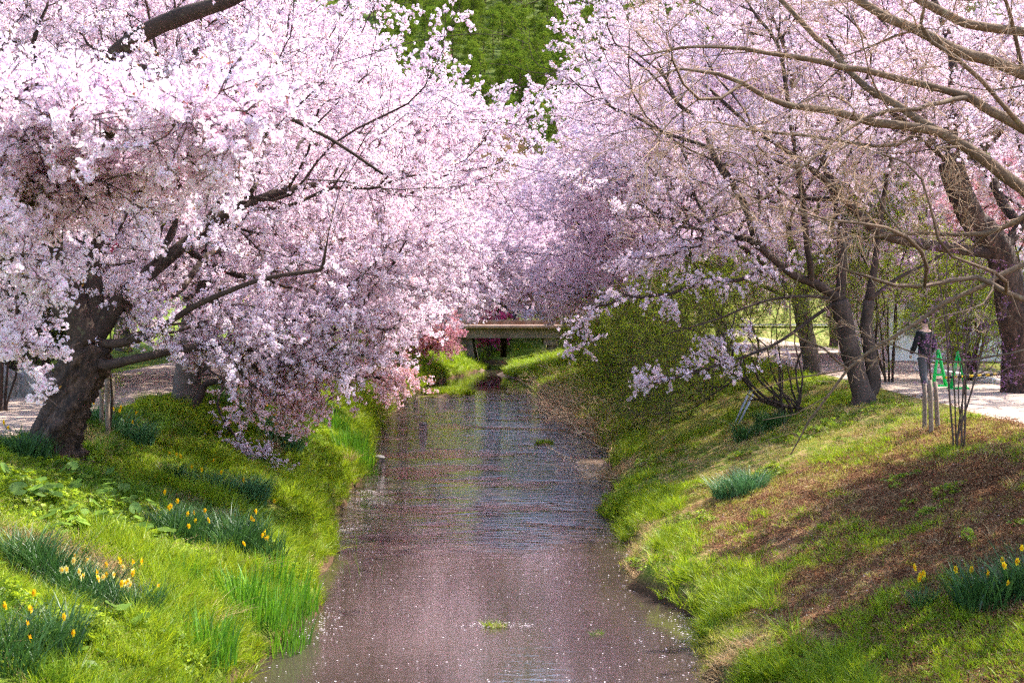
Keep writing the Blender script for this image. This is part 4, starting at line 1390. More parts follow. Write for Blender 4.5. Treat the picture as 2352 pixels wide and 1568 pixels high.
def scatter_bank(side, n, seed):
    r = np.random.default_rng(seed)
    a, b, p = 11.0, 84.0, 1.35
    u = r.random(n)
    y = (u * (b ** (1 - p) - a ** (1 - p)) + a ** (1 - p)) ** (1 / (1 - p))
    w = r.uniform(0.0, 1.0, n)
    if side < 0:
        x = edge_l(y) - 0.03 - w * (edge_l(y) - path_l(y) - 0.02)
    else:
        x = edge_r(y) + 0.03 + w * (path_r(y) - edge_r(y) - 0.02)
    ok = np.abs(x) < 0.42 * y + 2.5
    x, y, w = x[ok], y[ok], w[ok]
    n = len(x)
    z = height(x, y)
    n1 = vn(x, y, 1.6, 40) + 0.5 * vn(x, y, 0.6, 41)
    n2 = vn(x, y, 2.4, 42) + 0.5 * vn(x, y, 0.8, 43)
    c = r.random(n)
    if side < 0:
        kind = np.where(n1 > 0.22, 0, np.where(n1 < -0.45, 2, np.where(n2 > -0.05, 8, 4)))
        kind = np.where((w < 0.22) & (c < 0.55), 0, kind)
        kind = np.where((n2 < -0.62) & (w > 0.25), 10, kind)
        kind = np.where((n2 < -0.5) & (n1 < 0) & (c < 0.5), 2, kind)
        kind = np.where(c > 0.95, 10, kind)
        kind = np.where((c > 0.86) & (c < 0.95), 6, kind)
        sc = r.uniform(0.65, 1.25, n)
        keep = (n2 > -0.8) | (r.random(n) < 0.3)
        sc = sc * (0.75 + 0.35 * (vn(x, y, 1.1, 46) > 0.1))
    else:
        bare = ss(0.04, 0.17, w) * ss(24.5, 18.5, y)            # leaf litter under the bare tree
        kind = np.where(n1 > 0.35, 4, np.where(n2 > 0.0, 6, np.where(n1 < -0.3, 8, 6)))
        kind = np.where((c < 0.25) & (n2 < 0.1), 10, kind)
        kind = np.where((w < 0.16) & (n1 > -0.1), 0, kind)
        kind = np.where((w < 0.10) & (n1 < -0.4), 10, kind)
        kind = np.where((y > 40) & (c < 0.35), 0, kind)
        sc = r.uniform(0.6, 1.1, n)
        keep = (r.random(n) > bare * (0.88 - 0.65 * (n1 > 0.25))) & ((n2 > -0.45) | (r.random(n) < 0.35))
    far = 1 + 0.5 * ss(28, 60, y)
    for cx, cy, cr in CLUMP_SPOTS:
        keep &= ((x - cx) ** 2 + (y - cy) ** 2 > (cr * 0.85) ** 2) | (r.random(n) < 0.12)
    x, y, z, kind, sc, far = x[keep], y[keep], z[keep], kind[keep], sc[keep], far[keep]
    n = len(x)
    idx = kind + r.integers(0, 2, n)
    rot = np.stack([r.normal(0, 0.3, n), (-0.15 if side > 0 else 0.15) + r.normal(0, 0.3, n), np.zeros(n)], -1)
    rz = r.uniform(0, 6.28, n)
    # turn about the vertical first, then lean with the slope
    out = np.empty((n, 3))
    for i in range(n):
        e = (Matrix.Rotation(rot[i, 1], 3, 'Y') @ Matrix.Rotation(rot[i, 0], 3, 'X') @ Matrix.Rotation(rz[i], 3, 'Z')).to_euler()
        out[i] = e
    return np.stack([x, y, z], -1), out, sc * far, idx

g = scatter_bank(-1, 21000, 61)
tag(scatter_obj('bank_grass', NG['grass'], *g), 'lush bright green grass covering the left bank', 'grass', kind='stuff')
g = scatter_bank(1, 21000, 62)
tag(scatter_obj('bank_grass', NG['grass'], *g), 'short yellow-green turf and straw on the right bank', 'grass', kind='stuff')

# verge grass beyond the bridge and at the feet of the bridge
r = np.random.default_rng(63)
n = 3600
x = r.uniform(-12, 12, n)
y = np.where(r.random(n) < 0.5, r.uniform(64, 79.5, n), r.uniform(86.5, 118, n))
z = height(x, y)
ok = (z > 0.05) & (z < 2.62 + (y > 86) * 9)
x, y, z = x[ok], y[ok], z[ok]
n = len(x)
tag(scatter_obj('valley_grass', NG['grass'], np.stack([x, y, z], -1), np.stack([np.zeros(n), np.zeros(n), r.uniform(0, 6.28, n)], -1), r.uniform(1.2, 2.4, n), np.array([0, 1, 4, 6, 8, 10, 0, 1])[r.integers(0, 8, n)]), 'tall green grass round the bridge and behind it', 'grass', kind='stuff')

# fallen leaves
def chip(name, seed, n, cols, lr, spread):
    r = np.random.default_rng(seed)
    b = Buf()
    c = np.stack([r.uniform(-spread, spread, n), r.uniform(-spread, spread, n), r.uniform(0.004, 0.035, n)], -1)
    cols = np.array(cols)
    cc = cols[r.integers(0, len(cols), n)] * r.uniform(0.6, 1.2, (n, 1))
    kites(b, c, unit(r.normal(0, 0.45, (n, 3)) + np.array((0, 0, 1.0))), lr * r.uniform(0.6, 1.3, n), r.uniform(0, 6, n), 1, 0.35, 0.12, cc, cc, -0.6)
    return unlinked(name, b.mesh(name, M['straw']))
LIT = ((0.17, 0.075, 0.038), (0.24, 0.115, 0.058), (0.11, 0.045, 0.024), (0.33, 0.19, 0.10))
NG['litter'] = scatter_group('litter_chips', [chip('chips%d' % k, 330 + k, 80, LIT, 0.022, 0.22) for k in range(3)])
n = 7000
y = 11 + 20 * r.random(n) ** 1.5
x = edge_r(y) + 0.3 + (r.random(n) ** 0.7) * (path_r(y) - edge_r(y))
ok = (np.abs(x) < 0.42 * y + 2.0) & (r.random(n) < 0.10 + 0.90 * ss(2.4, 3.4, x) * ss(24.5, 19, y))
x, y = x[ok], y[ok]
n = len(x)
tag(scatter_obj('fallen_leaves', NG['litter'], np.stack([x, y, height(x, y) + 0.005], -1), np.stack([np.zeros(n), np.full(n, -0.3), r.uniform(-0.5, 0.5, n)], -1), r.uniform(0.7, 1.2, n), r.integers(0, 3, n)), 'brown fallen leaves strewn under the bare tree', 'leaves', kind='stuff')

# floating petals: single ones everywhere, rafts in the slack corners
pb = Buf()
n = 4200
y = 13.5 + 60 * r.random(n) ** 1.9
x = edge_l(y) + r.random(n) * (edge_r(y) - edge_l(y))
keep = r.random(n) < 0.18 + 0.5 * (np.abs((x - edge_l(y)) / (edge_r(y) - edge_l(y)) - 0.5) * 2) ** 2
c = [np.stack([x[keep], y[keep], np.full(keep.sum(), 0.010)], -1)]
for (px, py, rx, ry, m) in ((1365, 1060, 1.0, 1.5, 620), (1285, 1040, .8, 0.7, 260), (820, 1155, .9, .8, 320), (850, 1130, .7, .5, 200), (800, 1215, .55, .7, 260), (1005, 905, 3.2, 1.0, 360), (1210, 988, .6, .5, 90), (1140, 1437, .5, .12, 80), (1450, 1230, .25, 1.2, 160), (1480, 1285, .25, .9, 140), (1530, 1345, .3, .5, 120), (720, 1440, .35, .9, 120), (1580, 1450, .3, 1.0, 120)):
    d = ray(px, py)
    t = -CAM_H / d.z
    c.append(np.stack([d.x * t + r.normal(0, rx * 0.5, m), d.y * t + r.normal(0, ry * 0.5, m), np.full(m, 0.012)], -1))
c = np.concatenate(c)
m = len(c)
tone = np.array((0.92, 0.80, 0.85)) * r.uniform(0.85, 1.05, (m, 1))
kites(pb, c, unit(r.normal(0, 0.08, (m, 3)) + np.array((0, 0, 1.0))), 0.013 * r.uniform(0.8, 1.5, m), r.uniform(0, 6, m), 1, 0.6, 0.05, tone, tone, -0.7)
tag(obj('floating_petals', pb.mesh('floating_petals', M['petal'])), 'pale fallen petals drifting and rafting on the water', 'petals', kind='stuff')
pb = Buf()
m = 2600
y = 12 + 22 * r.random(m) ** 1.4
x = np.where(r.random(m) < 0.75, edge_r(y) + 0.3 + r.random(m) * 5.5, edge_l(y) - 0.3 - r.random(m) * 3.8)
c = np.stack([x, y, height(x, y) + 0.03], -1)
tone = np.array((0.90, 0.78, 0.82)) * r.uniform(0.85, 1.05, (m, 1))
kites(pb, c, unit(r.normal(0, 0.3, (m, 3)) + np.array((0, 0, 1.0))), 0.010 * r.uniform(0.8, 1.3, m), r.uniform(0, 6, m), 1, 0.6, 0.1, tone, tone, -0.7)
tag(obj('fallen_petals', pb.mesh('fallen_petals', M['petal'])), 'pale petals scattered over both grassy banks', 'petals', kind='stuff')

# ------------------------------------------------------------------ islets in the stream
M['mud'] = plain('mud', (0.11, 0.068, 0.042), 0.9, 0.4, 20, 0, 0.6)
def islet(px, py, rx, ry, h, n, sc, label, kinds=(0, 1)):
    d = ray(px, py)
    t = -CAM_H / d.z
    cx, cy = d.x * t, d.y * t
    r = np.random.default_rng(int(px + py))
    root = thing('grass_islet', label, 'islet', (cx, cy, 0), 0, 'grassy islets in the stream')
    b = Buf()
    V = [(0, 0, h)]
    for k in range(1, 5):
        f = k / 4
        for j in range(22):
            a = 2 * PI * j / 22
            w = 1 + 0.18 * math.sin(a * 3 + px) + 0.1 * math.sin(a * 5 + py)
            V.append((rx * f * w * math.cos(a), ry * f * w * math.sin(a), h * (1 - f ** 2) - 0.08 * f ** 4))
    T = [(0, 1 + j, 1 + (j + 1) % 22) for j in range(22)]
    Q = [(1 + k * 22 + j, 1 + (k + 1) * 22 + j, 1 + (k + 1) * 22 + (j + 1) % 22, 1 + k * 22 + (j + 1) % 22) for k in range(3) for j in range(22)]
    b.add(V, Q, T)
    obj('mud_bank', b.mesh('mud_bank', M['mud'], True), root)
    a = r.uniform(0, 6.28, n)
    q = np.sqrt(r.random(n)) * 0.85
    pts = np.stack([rx * q * np.cos(a), ry * q * np.sin(a), h * (1 - q * q) - 0.02], -1)
    scatter_obj('grass', NG['grass'], pts, np.stack([np.zeros(n), np.zeros(n), r.uniform(0, 6, n)], -1), sc * r.uniform(0.7, 1.2, n), np.array(kinds)[r.integers(0, len(kinds), n)], root)
    return root
islet(1030, 903, 1.35, 1.4, 0.12, 150, 1.15, 'largest grassy islet, tufted green just below the bridge')
islet(1010, 912, 1.2, 0.5, 0.08, 40, 0.8, 'flat sandy fringe of turf beside the largest islet', (4, 6))
islet(1250, 1020, 0.34, 0.4, 0.05, 22, 0.75, 'small green islet in mid-stream near the right bank', (0, 4))
islet(1315, 990, 0.42, 0.3, 0.03, 12, 0.6, 'thin strand of grass lying off the dry brush', (4, 6))
islet(1365, 1058, 0.75, 0.9, 0.035, 6, 0.4, 'brown mud bar paved with fallen petals by the right bank', (10, 6))
islet(1140, 1438, 0.20, 0.10, 0.03, 7, 0.5, 'tiny white-petalled tuft of weed alone in the near water', (4, 0))
islet(1372, 1457, 0.07, 0.06, 0.02, 3, 0.45, 'single thin sprig standing in the near water by the right', (2, 3))
islet(1085, 848, 1.0, 2.2, 0.25, 60, 1.6, 'rounded green tussock at the foot of the left abutment')
islet(1225, 862, 2.0, 3.4, 0.45, 170, 1.7, 'broad bright tussock before the pier on the right')

# ------------------------------------------------------------------ daffodils, irises and broad-leaved plants
DAF = ((0.03, 0.085, 0.018), (0.05, 0.12, 0.025), (0.075, 0.16, 0.032))
DAFB = ((0.04, 0.12, 0.035), (0.07, 0.17, 0.055), (0.11, 0.22, 0.08))
IRI = ((0.12, 0.28, 0.012), (0.17, 0.34, 0.015), (0.08, 0.21, 0.012))
daf_leaf = [blades(Buf(), np.random.default_rng(400 + k), 170, 0.46, 0.26, 0.014, DAF, 0.55, 4, 0.72).mesh('leaves', M['strap']) for k in range(3)]
dafb_leaf = [blades(Buf(), np.random.default_rng(410 + k), 170, 0.44, 0.26, 0.014, DAFB, 0.6, 4, 0.65).mesh('leaves', M['strap']) for k in range(2)]
iris_leaf = [blades(Buf(), np.random.default_rng(420 + k), 90, 0.55, 0.30, 0.017, IRI, 0.25, 4, 0.86).mesh('leaves', M['strap']) for k in range(2)]

def daffodil(name, petal, cup, seed):
    r = np.random.default_rng(seed)
    b = Buf()
    b.tube([(0, 0, 0), (0.01, 0, 0.15), (0.015, 0, 0.30), (0.03, 0, 0.335), (0.05, 0, 0.335)], 0.0035, 4, (0.10, 0.20, 0.05), False)
    c = np.array([(0.055, 0, 0.335)])
    nrm = unit(np.array([(1.0, 0, 0.15)]))
    kites(b, c, nrm, np.array([0.040]), np.array([0.2]), 6, 0.34, 0.12, np.array([petal]) * 0.9, np.array([petal]))
    u = np.array((0, 1.0, 0))
    v = np.cross(nrm[0], u)
    a = np.linspace(0, 2 * PI, 8, endpoint=False)
    rows = [c[0] + nrm[0] * h + rr * (np.cos(a)[:, None] * u + np.sin(a)[:, None] * v) for h, rr in ((0.0, 0.009), (0.022, 0.013), (0.032, 0.019))]
    V = np.concatenate(rows)
    Q = [(k * 8 + j, k * 8 + (j + 1) % 8, (k + 1) * 8 + (j + 1) % 8, (k + 1) * 8 + j) for k in range(2) for j in range(8)]
    b.add(V, Q, c=cup)
    return b.mesh(name, M['flower'])
FLOWERS = {}
FLOWERS['yellow'] = daffodil('flower', (0.85, 0.58, 0.02), (0.85, 0.42, 0.01), 1)
FLOWERS['pale'] = daffodil('flower', (0.90, 0.80, 0.30), (0.88, 0.50, 0.02), 2)
FLOWERS['orange'] = daffodil('flower', (0.86, 0.56, 0.01), (0.84, 0.42, 0.01), 3)

def clump(px, py, size, nf, label, kind='d', fl=None, hs=1.0, group='daffodil clumps on the banks'):
    g = ground_hit(px, py)
    r = np.random.default_rng(int(px * 7 + py))
    names = {'d': 'daffodil_clump', 'b': 'daffodil_clump', 'i': 'iris_clump'}
    cats = {'d': 'daffodils', 'b': 'daffodils', 'i': 'irises'}
    root = thing(names[kind], label, cats[kind], tuple(g), 0, group)
    src = {'d': daf_leaf, 'b': dafb_leaf, 'i': iris_leaf}[kind]
    k = max(1, int(round((size / 0.28) ** 2 * 1.5)))
    for j in range(k):
        a, q = r.uniform(0, 6.28), (size - 0.2) * math.sqrt(r.random()) if k > 1 else 0
        x, y = q * math.cos(a), q * math.sin(a)
        z = hz(g[0] + x, g[1] + y) - g[2]
        s = r.uniform(0.85, 1.15) * (1 if k > 1 else size / 0.28)
        obj('leaves', src[j % len(src)], root, (x, y, z), (0, 0, r.uniform(0, 6.28)), (s, s, s * hs), 'stuff')
    for j in range(int(round(nf * 0.8))):
        a, q = r.uniform(0, 6.28), size * math.sqrt(r.random()) * 0.95
        x, y = q * math.cos(a), q * math.sin(a)
        z = hz(g[0] + x, g[1] + y) - g[2]
        s = r.uniform(0.52, 0.72)
        m = FLOWERS[fl if isinstance(fl, str) else fl[r.integers(0, len(fl))]]
        obj('flower', m, root, (x, y, z), (r.normal(0, 0.15), r.normal(0, 0.15), -PI / 2 + r.normal(0.1, 0.9)), (s, s, hs * r.uniform(1.0, 1.25)))
    return root
for a_ in CLUMPS:
    clump(*a_)

lb = Buf()
ang = np.linspace(0.25, 2 * PI - 0.25, 12)
rim = np.stack([0.5 * np.cos(ang), 0.5 * np.sin(ang), 0.06 + 0.04 * np.sin(ang * 3)], -1)
mid = rim * np.array((0.5, 0.5, 0.3))
V = np.concatenate([[(0.06, 0, 0)], mid, rim])
T = [(0, 1 + j, 2 + j) for j in range(11)]
Q = [(1 + j, 13 + j, 14 + j, 2 + j) for j in range(11)]
lb.add(V, Q, T, c=(0.19, 0.31, 0.05))
round_leaf = lb.mesh('leaf', M['leaf'], True)
GP = 'round-leaved plants on the left bank'
for (px, py, n, sp, label) in ((50, 1120, 9, .5, 'round-leaved plant below the leaning trunk at the left edge'), (110, 1165, 9, .5, 'round-leaved plant in the sunny strip, upper left bank'), (190, 1100, 9, .45, 'round-leaved plant just right of the leaning trunk foot'), (250, 1150, 10, .5, 'round-leaved plant in the shade right of the old trunk'),
                               (210, 1210, 9, .4, 'pale round-leaved plant uphill of the big daffodil clump'), (290, 1160, 8, .4, 'round-leaved plant under the shade edge, mid left bank'), (280, 1195, 9, .4, 'sunlit round leaves above the flower-crowded clump'), (335, 1225, 8, .35, 'round leaves between the two orange-flowered clumps and the big clump'),
                               (20, 1280, 7, .45, 'big pale round leaves at the left edge, mid height'), (400, 1290, 7, .35, 'round leaves below the orange-flowered daffodils'), (310, 1455, 6, .3, 'dark round leaves in the lower shade of the left bank'), (190, 1535, 7, .3, 'dusky round leaves at the very bottom of the left bank'), (150, 1230, 8, .4, 'round leaves left of the big daffodil clump')):
    g = ground_hit(px, py)
    r = np.random.default_rng(px * 3 + py)
    root = thing('round_leaved_plant', label, 'plant', tuple(g), 0, GP)
    for j in range(n):
        a, q = r.uniform(0, 6.28), sp * math.sqrt(r.random())
        x, y = q * math.cos(a), q * math.sin(a)
        z = hz(g[0] + x, g[1] + y) - g[2] + r.uniform(0.06, 0.2)
        s = r.uniform(0.10, 0.24)
        obj('leaf', round_leaf, root, (x, y, z), (r.normal(0, 0.3), 0.25 + r.normal(0, 0.3), r.uniform(0, 6.28)), (s, s, s))

# reeds standing in the shallows
for (px, py, n, h, label) in ((862, 1150, 40, .3, 'thin reeds standing in the shallows off the left bank'), (800, 1255, 16, .38, 'few reed blades in the water nearer the viewer'), (830, 1320, 9, .5, 'long lone reed blades well out in the near water')):
    d = ray(px, py)
    t = -CAM_H / d.z
    b = blades(Buf(), np.random.default_rng(px), n, h, 0.4, 0.007, ((0.08, 0.17, 0.02), (0.16, 0.24, 0.03)), 0.3, 3, 0.85)
    root = thing('reed_clump', label, 'reeds', (d.x * t, d.y * t, 0), 0, 'reeds in the shallows')
    obj('leaves', b.mesh('leaves', M['strap']), root, kind='stuff')

# ------------------------------------------------------------------ shrubs and small trees
def shrub(name, label, cat, px, py, seed, stems, zones, ng, nv, per=2, s=(0.7, 1.1), bark='bark_cherry', r0=0.045, at=None, group=None, rmax=0.011, keep=1.0, spread=0.3, tall=1.2, bf=0.25, part='crown', extra=None, foot=0.12):
    """zones: (x, y, z offset from the foot, radius x, y, z, number)"""
    T = Tree(seed)
    b = ground_hit(px, py) if at is None else np.array((at[0], at[1], hz(*at)))
    r = T.r
    T.line([b + (0, 0, -0.45), b + (0, 0, -0.28)], r0 * 1.6, r0 * 1.3, 0, step=0.1)
    n0 = len(T.pos) - 1
    for k in range(stems):
        a = 2 * PI * k / stems + r.uniform(-0.4, 0.4)
        d = np.array((math.cos(a) * spread, math.sin(a) * spread, 1.0))
        z = zones[k % len(zones)]
        aim = b + np.array(z[:3])
        d = unit(d) * 0.6 + unit(aim - b) * 0.7
        L = tall * r.uniform(0.75, 1.2)
        o_ = foot * r.uniform(0.5, 1.1)
        T.line([b + (math.cos(a) * o_, math.sin(a) * o_, -0.08), b + (math.cos(a) * o_ * 1.1, math.sin(a) * o_ * 1.1, 0.15), b + (math.cos(a) * o_ * .7, math.sin(a) * o_ * .7, 0) + d * L * 0.35 + r.normal(0, 0.05, 3), b + d * L * 0.65 + r.normal(0, 0.09, 3), b + d * L + r.normal(0, 0.14, 3)], r0 * r.uniform(0.6, 1.0), r0 * 0.35, k + 1, n0)
    A = np.concatenate([b + np.array(z[:3]) + unit(r.normal(0, 1, (z[6], 3))) * (r.random((z[6], 1)) ** 0.45) * np.array(z[3:6]) for z in zones])
    A = A[A[:, 2] > height(A[:, 0], A[:, 1]) + 0.12]
    T.fill(A, bf, 0.04, 0.4)
    T.finish(0.0035, r0 * 1.4)
    crown = [(part, ng, nv, T.spots(rmax, per, seed, 0.7, keep), s[0], s[1])]
    if extra:
        crown.append((extra[0], extra[1], extra[2], T.spots(rmax, 1, seed + 3, 0.7, extra[3]), s[0], s[1]))
    return make_tree(name, label, cat, T, b, bark, bark, crown, group, 0.15, 0.2)

GS = 'leafy shrubs of the right bank'
shrub('leafy_shrub', 'many-stemmed shrub on the right slope, its green branches sweeping towards the water', 'shrub', 1815, 952, 501, 16,
      [(-1.5, 0.0, 2.2, 1.9, 1.5, 1.3, 420), (-2.6, -0.3, 1.0, 1.4, 1.2, 1.0, 320), (0.2, 0.6, 2.7, 1.7, 1.6, 1.3, 260), (-3.2, 0.2, 0.3, 0.9, 1.0, 0.7, 120)], 'shrub', 4, s=(0.75, 1.1), r0=0.045, group=GS, spread=0.55, foot=0.28, per=1)
shrub('leafy_shrub', 'tall yellow-green shrub behind the sweeping one on the right bank', 'shrub', 0, 0, 502, 7,
      [(-1.4, 0, 1.9, 2.2, 2.0, 1.6, 460), (-0.2, 0, 3.2, 1.8, 1.8, 1.3, 240), (-2.4, 0, 0.7, 1.3, 1.6, 0.9, 240)], 'spring', 4, 2, (0.8, 1.25), at=(5.6, 37), group=GS)
shrub('leafy_shrub', 'green shrub midway to the bridge on the right bank', 'shrub', 0, 0, 503, 7,
      [(-0.8, 0, 1.4, 2.2, 2.2, 1.4, 420), (0.4, 0, 2.8, 1.8, 1.8, 1.2, 200)], 'spring', 4, 2, (1.0, 1.5), at=(4.8, 48), group=GS)
shrub('leafy_shrub', 'low green shrub against the right end of the bridge', 'shrub', 0, 0, 504, 6,
      [(0, 0, 1.3, 2.2, 2.4, 1.3, 260), (-0.5, 0, 2.4, 1.4, 1.4, 1.0, 120)], 'spring', 4, 2, (1.3, 1.9), at=(4.6, 70), group=GS)
shrub('golden_tree', 'small tree with golden brown new leaves behind the right-bank blossoms', 'tree', 0, 0, 505, 5,
      [(-0.6, 0, 4.2, 2.2, 2.0, 1.6, 260), (-1.2, 0, 5.6, 1.6, 1.6, 1.2, 120)], 'golden', 3, 2, (1.2, 1.8), at=(5.2, 60), tall=2.2)
shrub('pink_blossom_shrub', 'deep pink flowering shrub leaning out before the bridge on the left', 'shrub', 0, 0, 506, 6,
      [(1.6, -1, 1.5, 2.3, 2.0, 1.0, 300), (3.0, -2, 0.9, 1.5, 1.6, 0.7, 160), (0.4, 0, 2.2, 1.8, 1.8, 0.8, 120)], 'pink', 4, 2, (1.1, 1.6), at=(-6.7, 62))
GR = 'crimson peach trees'
shrub('crimson_tree', 'crimson flowering tree showing through the blossoms above the left path', 'tree', 0, 0, 507, 5,
      [(0.4, 0, 4.2, 2.4, 2.0, 1.7, 260)], 'crimson', 3, 2, (0.9, 1.3), at=(-9.6, 24.5), tall=2.2, group=GR)
shrub('crimson_tree', 'pink-red flowering tree beyond the right path at the frame edge', 'tree', 0, 0, 508, 5,
      [(0, 0, 4.6, 2.6, 2.0, 1.5, 260)], 'pink', 4, 2, (0.9, 1.3), at=(14.2, 35.5), tall=2.2, group=GR)
shrub('crimson_tree', 'small crimson tree just behind the bridge parapet', 'tree', 0, 0, 509, 5,
      [(0.3, 0, 2.0, 1.4, 1.2, 1.2, 160)], 'crimson', 3, 2, (1.4, 2.0), at=(-1.6, 90), tall=1.2, group=GR)
GY_ = 'yellow-green bushes beyond the right path'
shrub('spring_tree', 'slender tree in bright yellow-green leaf behind the twin trunk', 'tree', 0, 0, 510, 5,
      [(-0.2, 0, 2.7, 2.1, 1.7, 2.0, 420), (-0.4, 0, 4.4, 1.5, 1.3, 1.0, 160)], 'spring', 4, 2, (0.8, 1.2), at=(9.6, 33.2), tall=2.0, group=GY_, keep=0.8)
shrub('spring_tree', 'yellow-green bush behind the green barrier stands', 'tree', 0, 0, 511, 6,
      [(0, 0, 1.9, 1.7, 1.3, 1.8, 380)], 'spring', 4, 2, (0.8, 1.2), at=(11.9, 34.0), tall=1.5, group=GY_)
shrub('spring_tree', 'yellow-green bush beside the white house wall', 'tree', 0, 0, 512, 6,
      [(0, 0, 2.2, 1.8, 1.5, 1.8, 280)], 'spring', 4, 2, (0.9, 1.3), at=(13.4, 38.0), tall=1.6, group=GY_)
GE = 'evergreen bushes beyond the left path'
shrub('evergreen_bush', 'dark evergreen bush with yellow-green tips beyond the left path', 'bush', 0, 0, 513, 7,
      [(0, 0, 1.9, 1.7, 1.5, 1.7, 420), (0.2, 0, 3.6, 1.3, 1.3, 1.2, 200)], 'evergreen', 4, 2, (0.7, 1.1), at=(-11.6, 31.0), group=GE)
shrub('evergreen_bush', 'second evergreen bush, deeper in behind the old trunk', 'bush', 0, 0, 514, 7,
      [(0, 0, 1.7, 1.8, 1.5, 1.6, 380)], 'evergreen', 4, 2, (0.8, 1.2), at=(-13.4, 37.5), group=GE)
shrub('evergreen_bush', 'evergreen bush cut by the left edge of the frame', 'bush', 0, 0, 515, 7,
      [(0, 0, 1.9, 1.6, 1.5, 1.7, 360)], 'evergreen', 4, 2, (0.7, 1.1), at=(-13.2, 32.0), group=GE)
shrub('dry_bush', 'brown leafless bush behind the grey boulders at the left edge', 'bush', 0, 0, 516, 8,
      [(0, 0, 0.9, 0.9, 0.7, 0.9, 150)], 'brown', 4, 2, (0.5, 0.8), at=(-11.3, 28.9), tall=0.8)
shrub('purple_bud_shrub', 'upright many-stemmed shrub with small purple buds on the right slope', 'shrub', 2205, 1030, 517, 8,
      [(0, 0, 2.0, 0.75, 0.6, 1.1, 90), (-0.4, 0, 2.8, 1.0, 0.7, 0.7, 60), (0.5, 0, 1.3, 0.8, 0.5, 0.6, 40)], 'purple', 3, 1, (0.7, 1.0), r0=0.022, keep=0.6, spread=0.14, tall=2.2, rmax=0.009, bark='twig')

# dead brush and straw hanging off the right bank
r = np.random.default_rng(71)
M['twig_straw'] = plain('dead_twig', (0.55, 0.38, 0.23), 0.8, 0.3)
NG['straw_tufts'] = scatter_group('straw_tufts', [tuft('brush_s%d' % k, 340 + k, 30, 0.42, 0.22, 0.009, ST, 1.1, 0.1, 'straw', 4) for k in range(2)] + [twig_spray('brush_t%d' % k, 350 + k, 0.9, 9, 'twig_straw', 0.005, 0.2) for k in range(3)])
pts, rot = [], []
for (px0, py0, px1, py1, n) in ((1285, 940, 1400, 1030, 190), (1250, 880, 1330, 960, 170), (1330, 870, 1440, 960, 60), (1385, 1090, 1420, 1110, 16), (860, 930, 890, 980, 16)):
    for _ in range(n):
        f = r.random()
        g = ground_hit(px0 + (px1 - px0) * f + r.normal(0, 22), py0 + (py1 - py0) * f + r.normal(0, 16), 13)
        if g[2] > 0.02:
            pts.append(g)
pts = np.array(pts)
n = len(pts)
e = np.stack([r.normal(0, 0.3, n), r.normal(-0.5, 0.3, n), r.uniform(-0.6, 0.6, n) + np.where(r.random(n) < 0.5, 0, PI)], -1)
tag(scatter_obj('dry_brush', NG['straw_tufts'], pts, e, r.uniform(0.9, 1.7, n), r.integers(0, 5, n)), 'tangle of dead straw and twigs hanging off the right bank', 'brush', kind='stuff')
for (px, py, s, label) in ((478, 1440, .42, 'straw-brown dead tuft on the near left bank'), (568, 1325, .34, 'small brown dead tuft above the bright irises'), (800, 1062, .4, 'round brown dead tuft on the left point'), (1392, 1105, .55, 'blond straw tuft overhanging the right water edge')):
    g = ground_hit(px, py)
    b = blades(Buf(), np.random.default_rng(px), 110, 0.42, 0.14, 0.007, ST, 1.3, 4, 0.0)
    root = thing('dead_grass_tuft', label, 'dead grass', tuple(g), 0, 'dead grass tufts')
    obj('leaves', b.mesh('leaves', M['straw']), root, (0, 0, 0.05), (0, 0, 0), (s * 2, s * 2, s * 2), 'stuff')

# small curved trunk on the left verge
T = Tree(81)
g = ground_hit(432, 948)
YS = g[1]
T.line([P(430, 952, YS), P(447, 930, YS), P(462, 905, YS), P(470, 882, YS), P(492, 876, YS), P(520, 872, YS)], 0.075, 0.05, 0, step=0.1)
n0 = len(T.pos) - 1
T.line([P(560, 860, YS + .2), P(620, 862, YS + .5), P(690, 880, YS + .8)], 0.035, 0.012, 1, n0)
T.line([P(500, 930, YS - .6), P(540, 1000, YS - 1.2), P(600, 1050, YS - 1.6), P(670, 1085, YS - 2.0)], 0.022, 0.006, 2, n0)
T.line([P(470, 840, YS + .1), P(480, 780, YS + .2)], 0.03, 0.012, 3, n0)
A = []
for (x, y, dy, s, n) in ((560, 865, .2, .35, 20), (620, 880, .5, .4, 26), (680, 900, .8, .35, 20), (650, 860, .6, .3, 16)):
    A.append(P(x, y, YS + dy) + T.r.normal(0, 0.5, (n, 3)) * np.array((s, s, s * .4)))
HS = []
for (x, y, dy, s, n) in ((480, 1020, -1.4, .16, 6), (530, 960, -1.0, .14, 6), (500, 1040, -1.4, .2, 9), (560, 1020, -1.5, .22, 14), (610, 1045, -1.7, .2, 12), (650, 1075, -1.9, .13, 8), (560, 1055, -1.6, .16, 8)):
    HS.append(P(x, y, YS + dy) + T.r.normal(0, 0.5, (n, 3)) * np.array((s, s, s * .6)))
T.fill(np.concatenate(A + HS), 0.25, 0.03, 0.3)
T.finish(0.0035, 0.06)
sp = T.spots(0.010, 2, 82, 0.7)
hg = np.array([T.pos is not None] * len(sp[0])) & (sp[0][:, 1] < YS - 0.7)
make_tree('cherry_tree', 'small curved cherry trunk with a white spray hanging over the daffodils', 'cherry tree', T, g, 'bark_cherry', 'bark_cherry',
          [('crown', 'rosy', 4, pick(sp, ~hg), 0.6, 0.9), ('hanging_spray', 'sakura', 7, pick(sp, hg), 0.45, 0.7)], GCH)

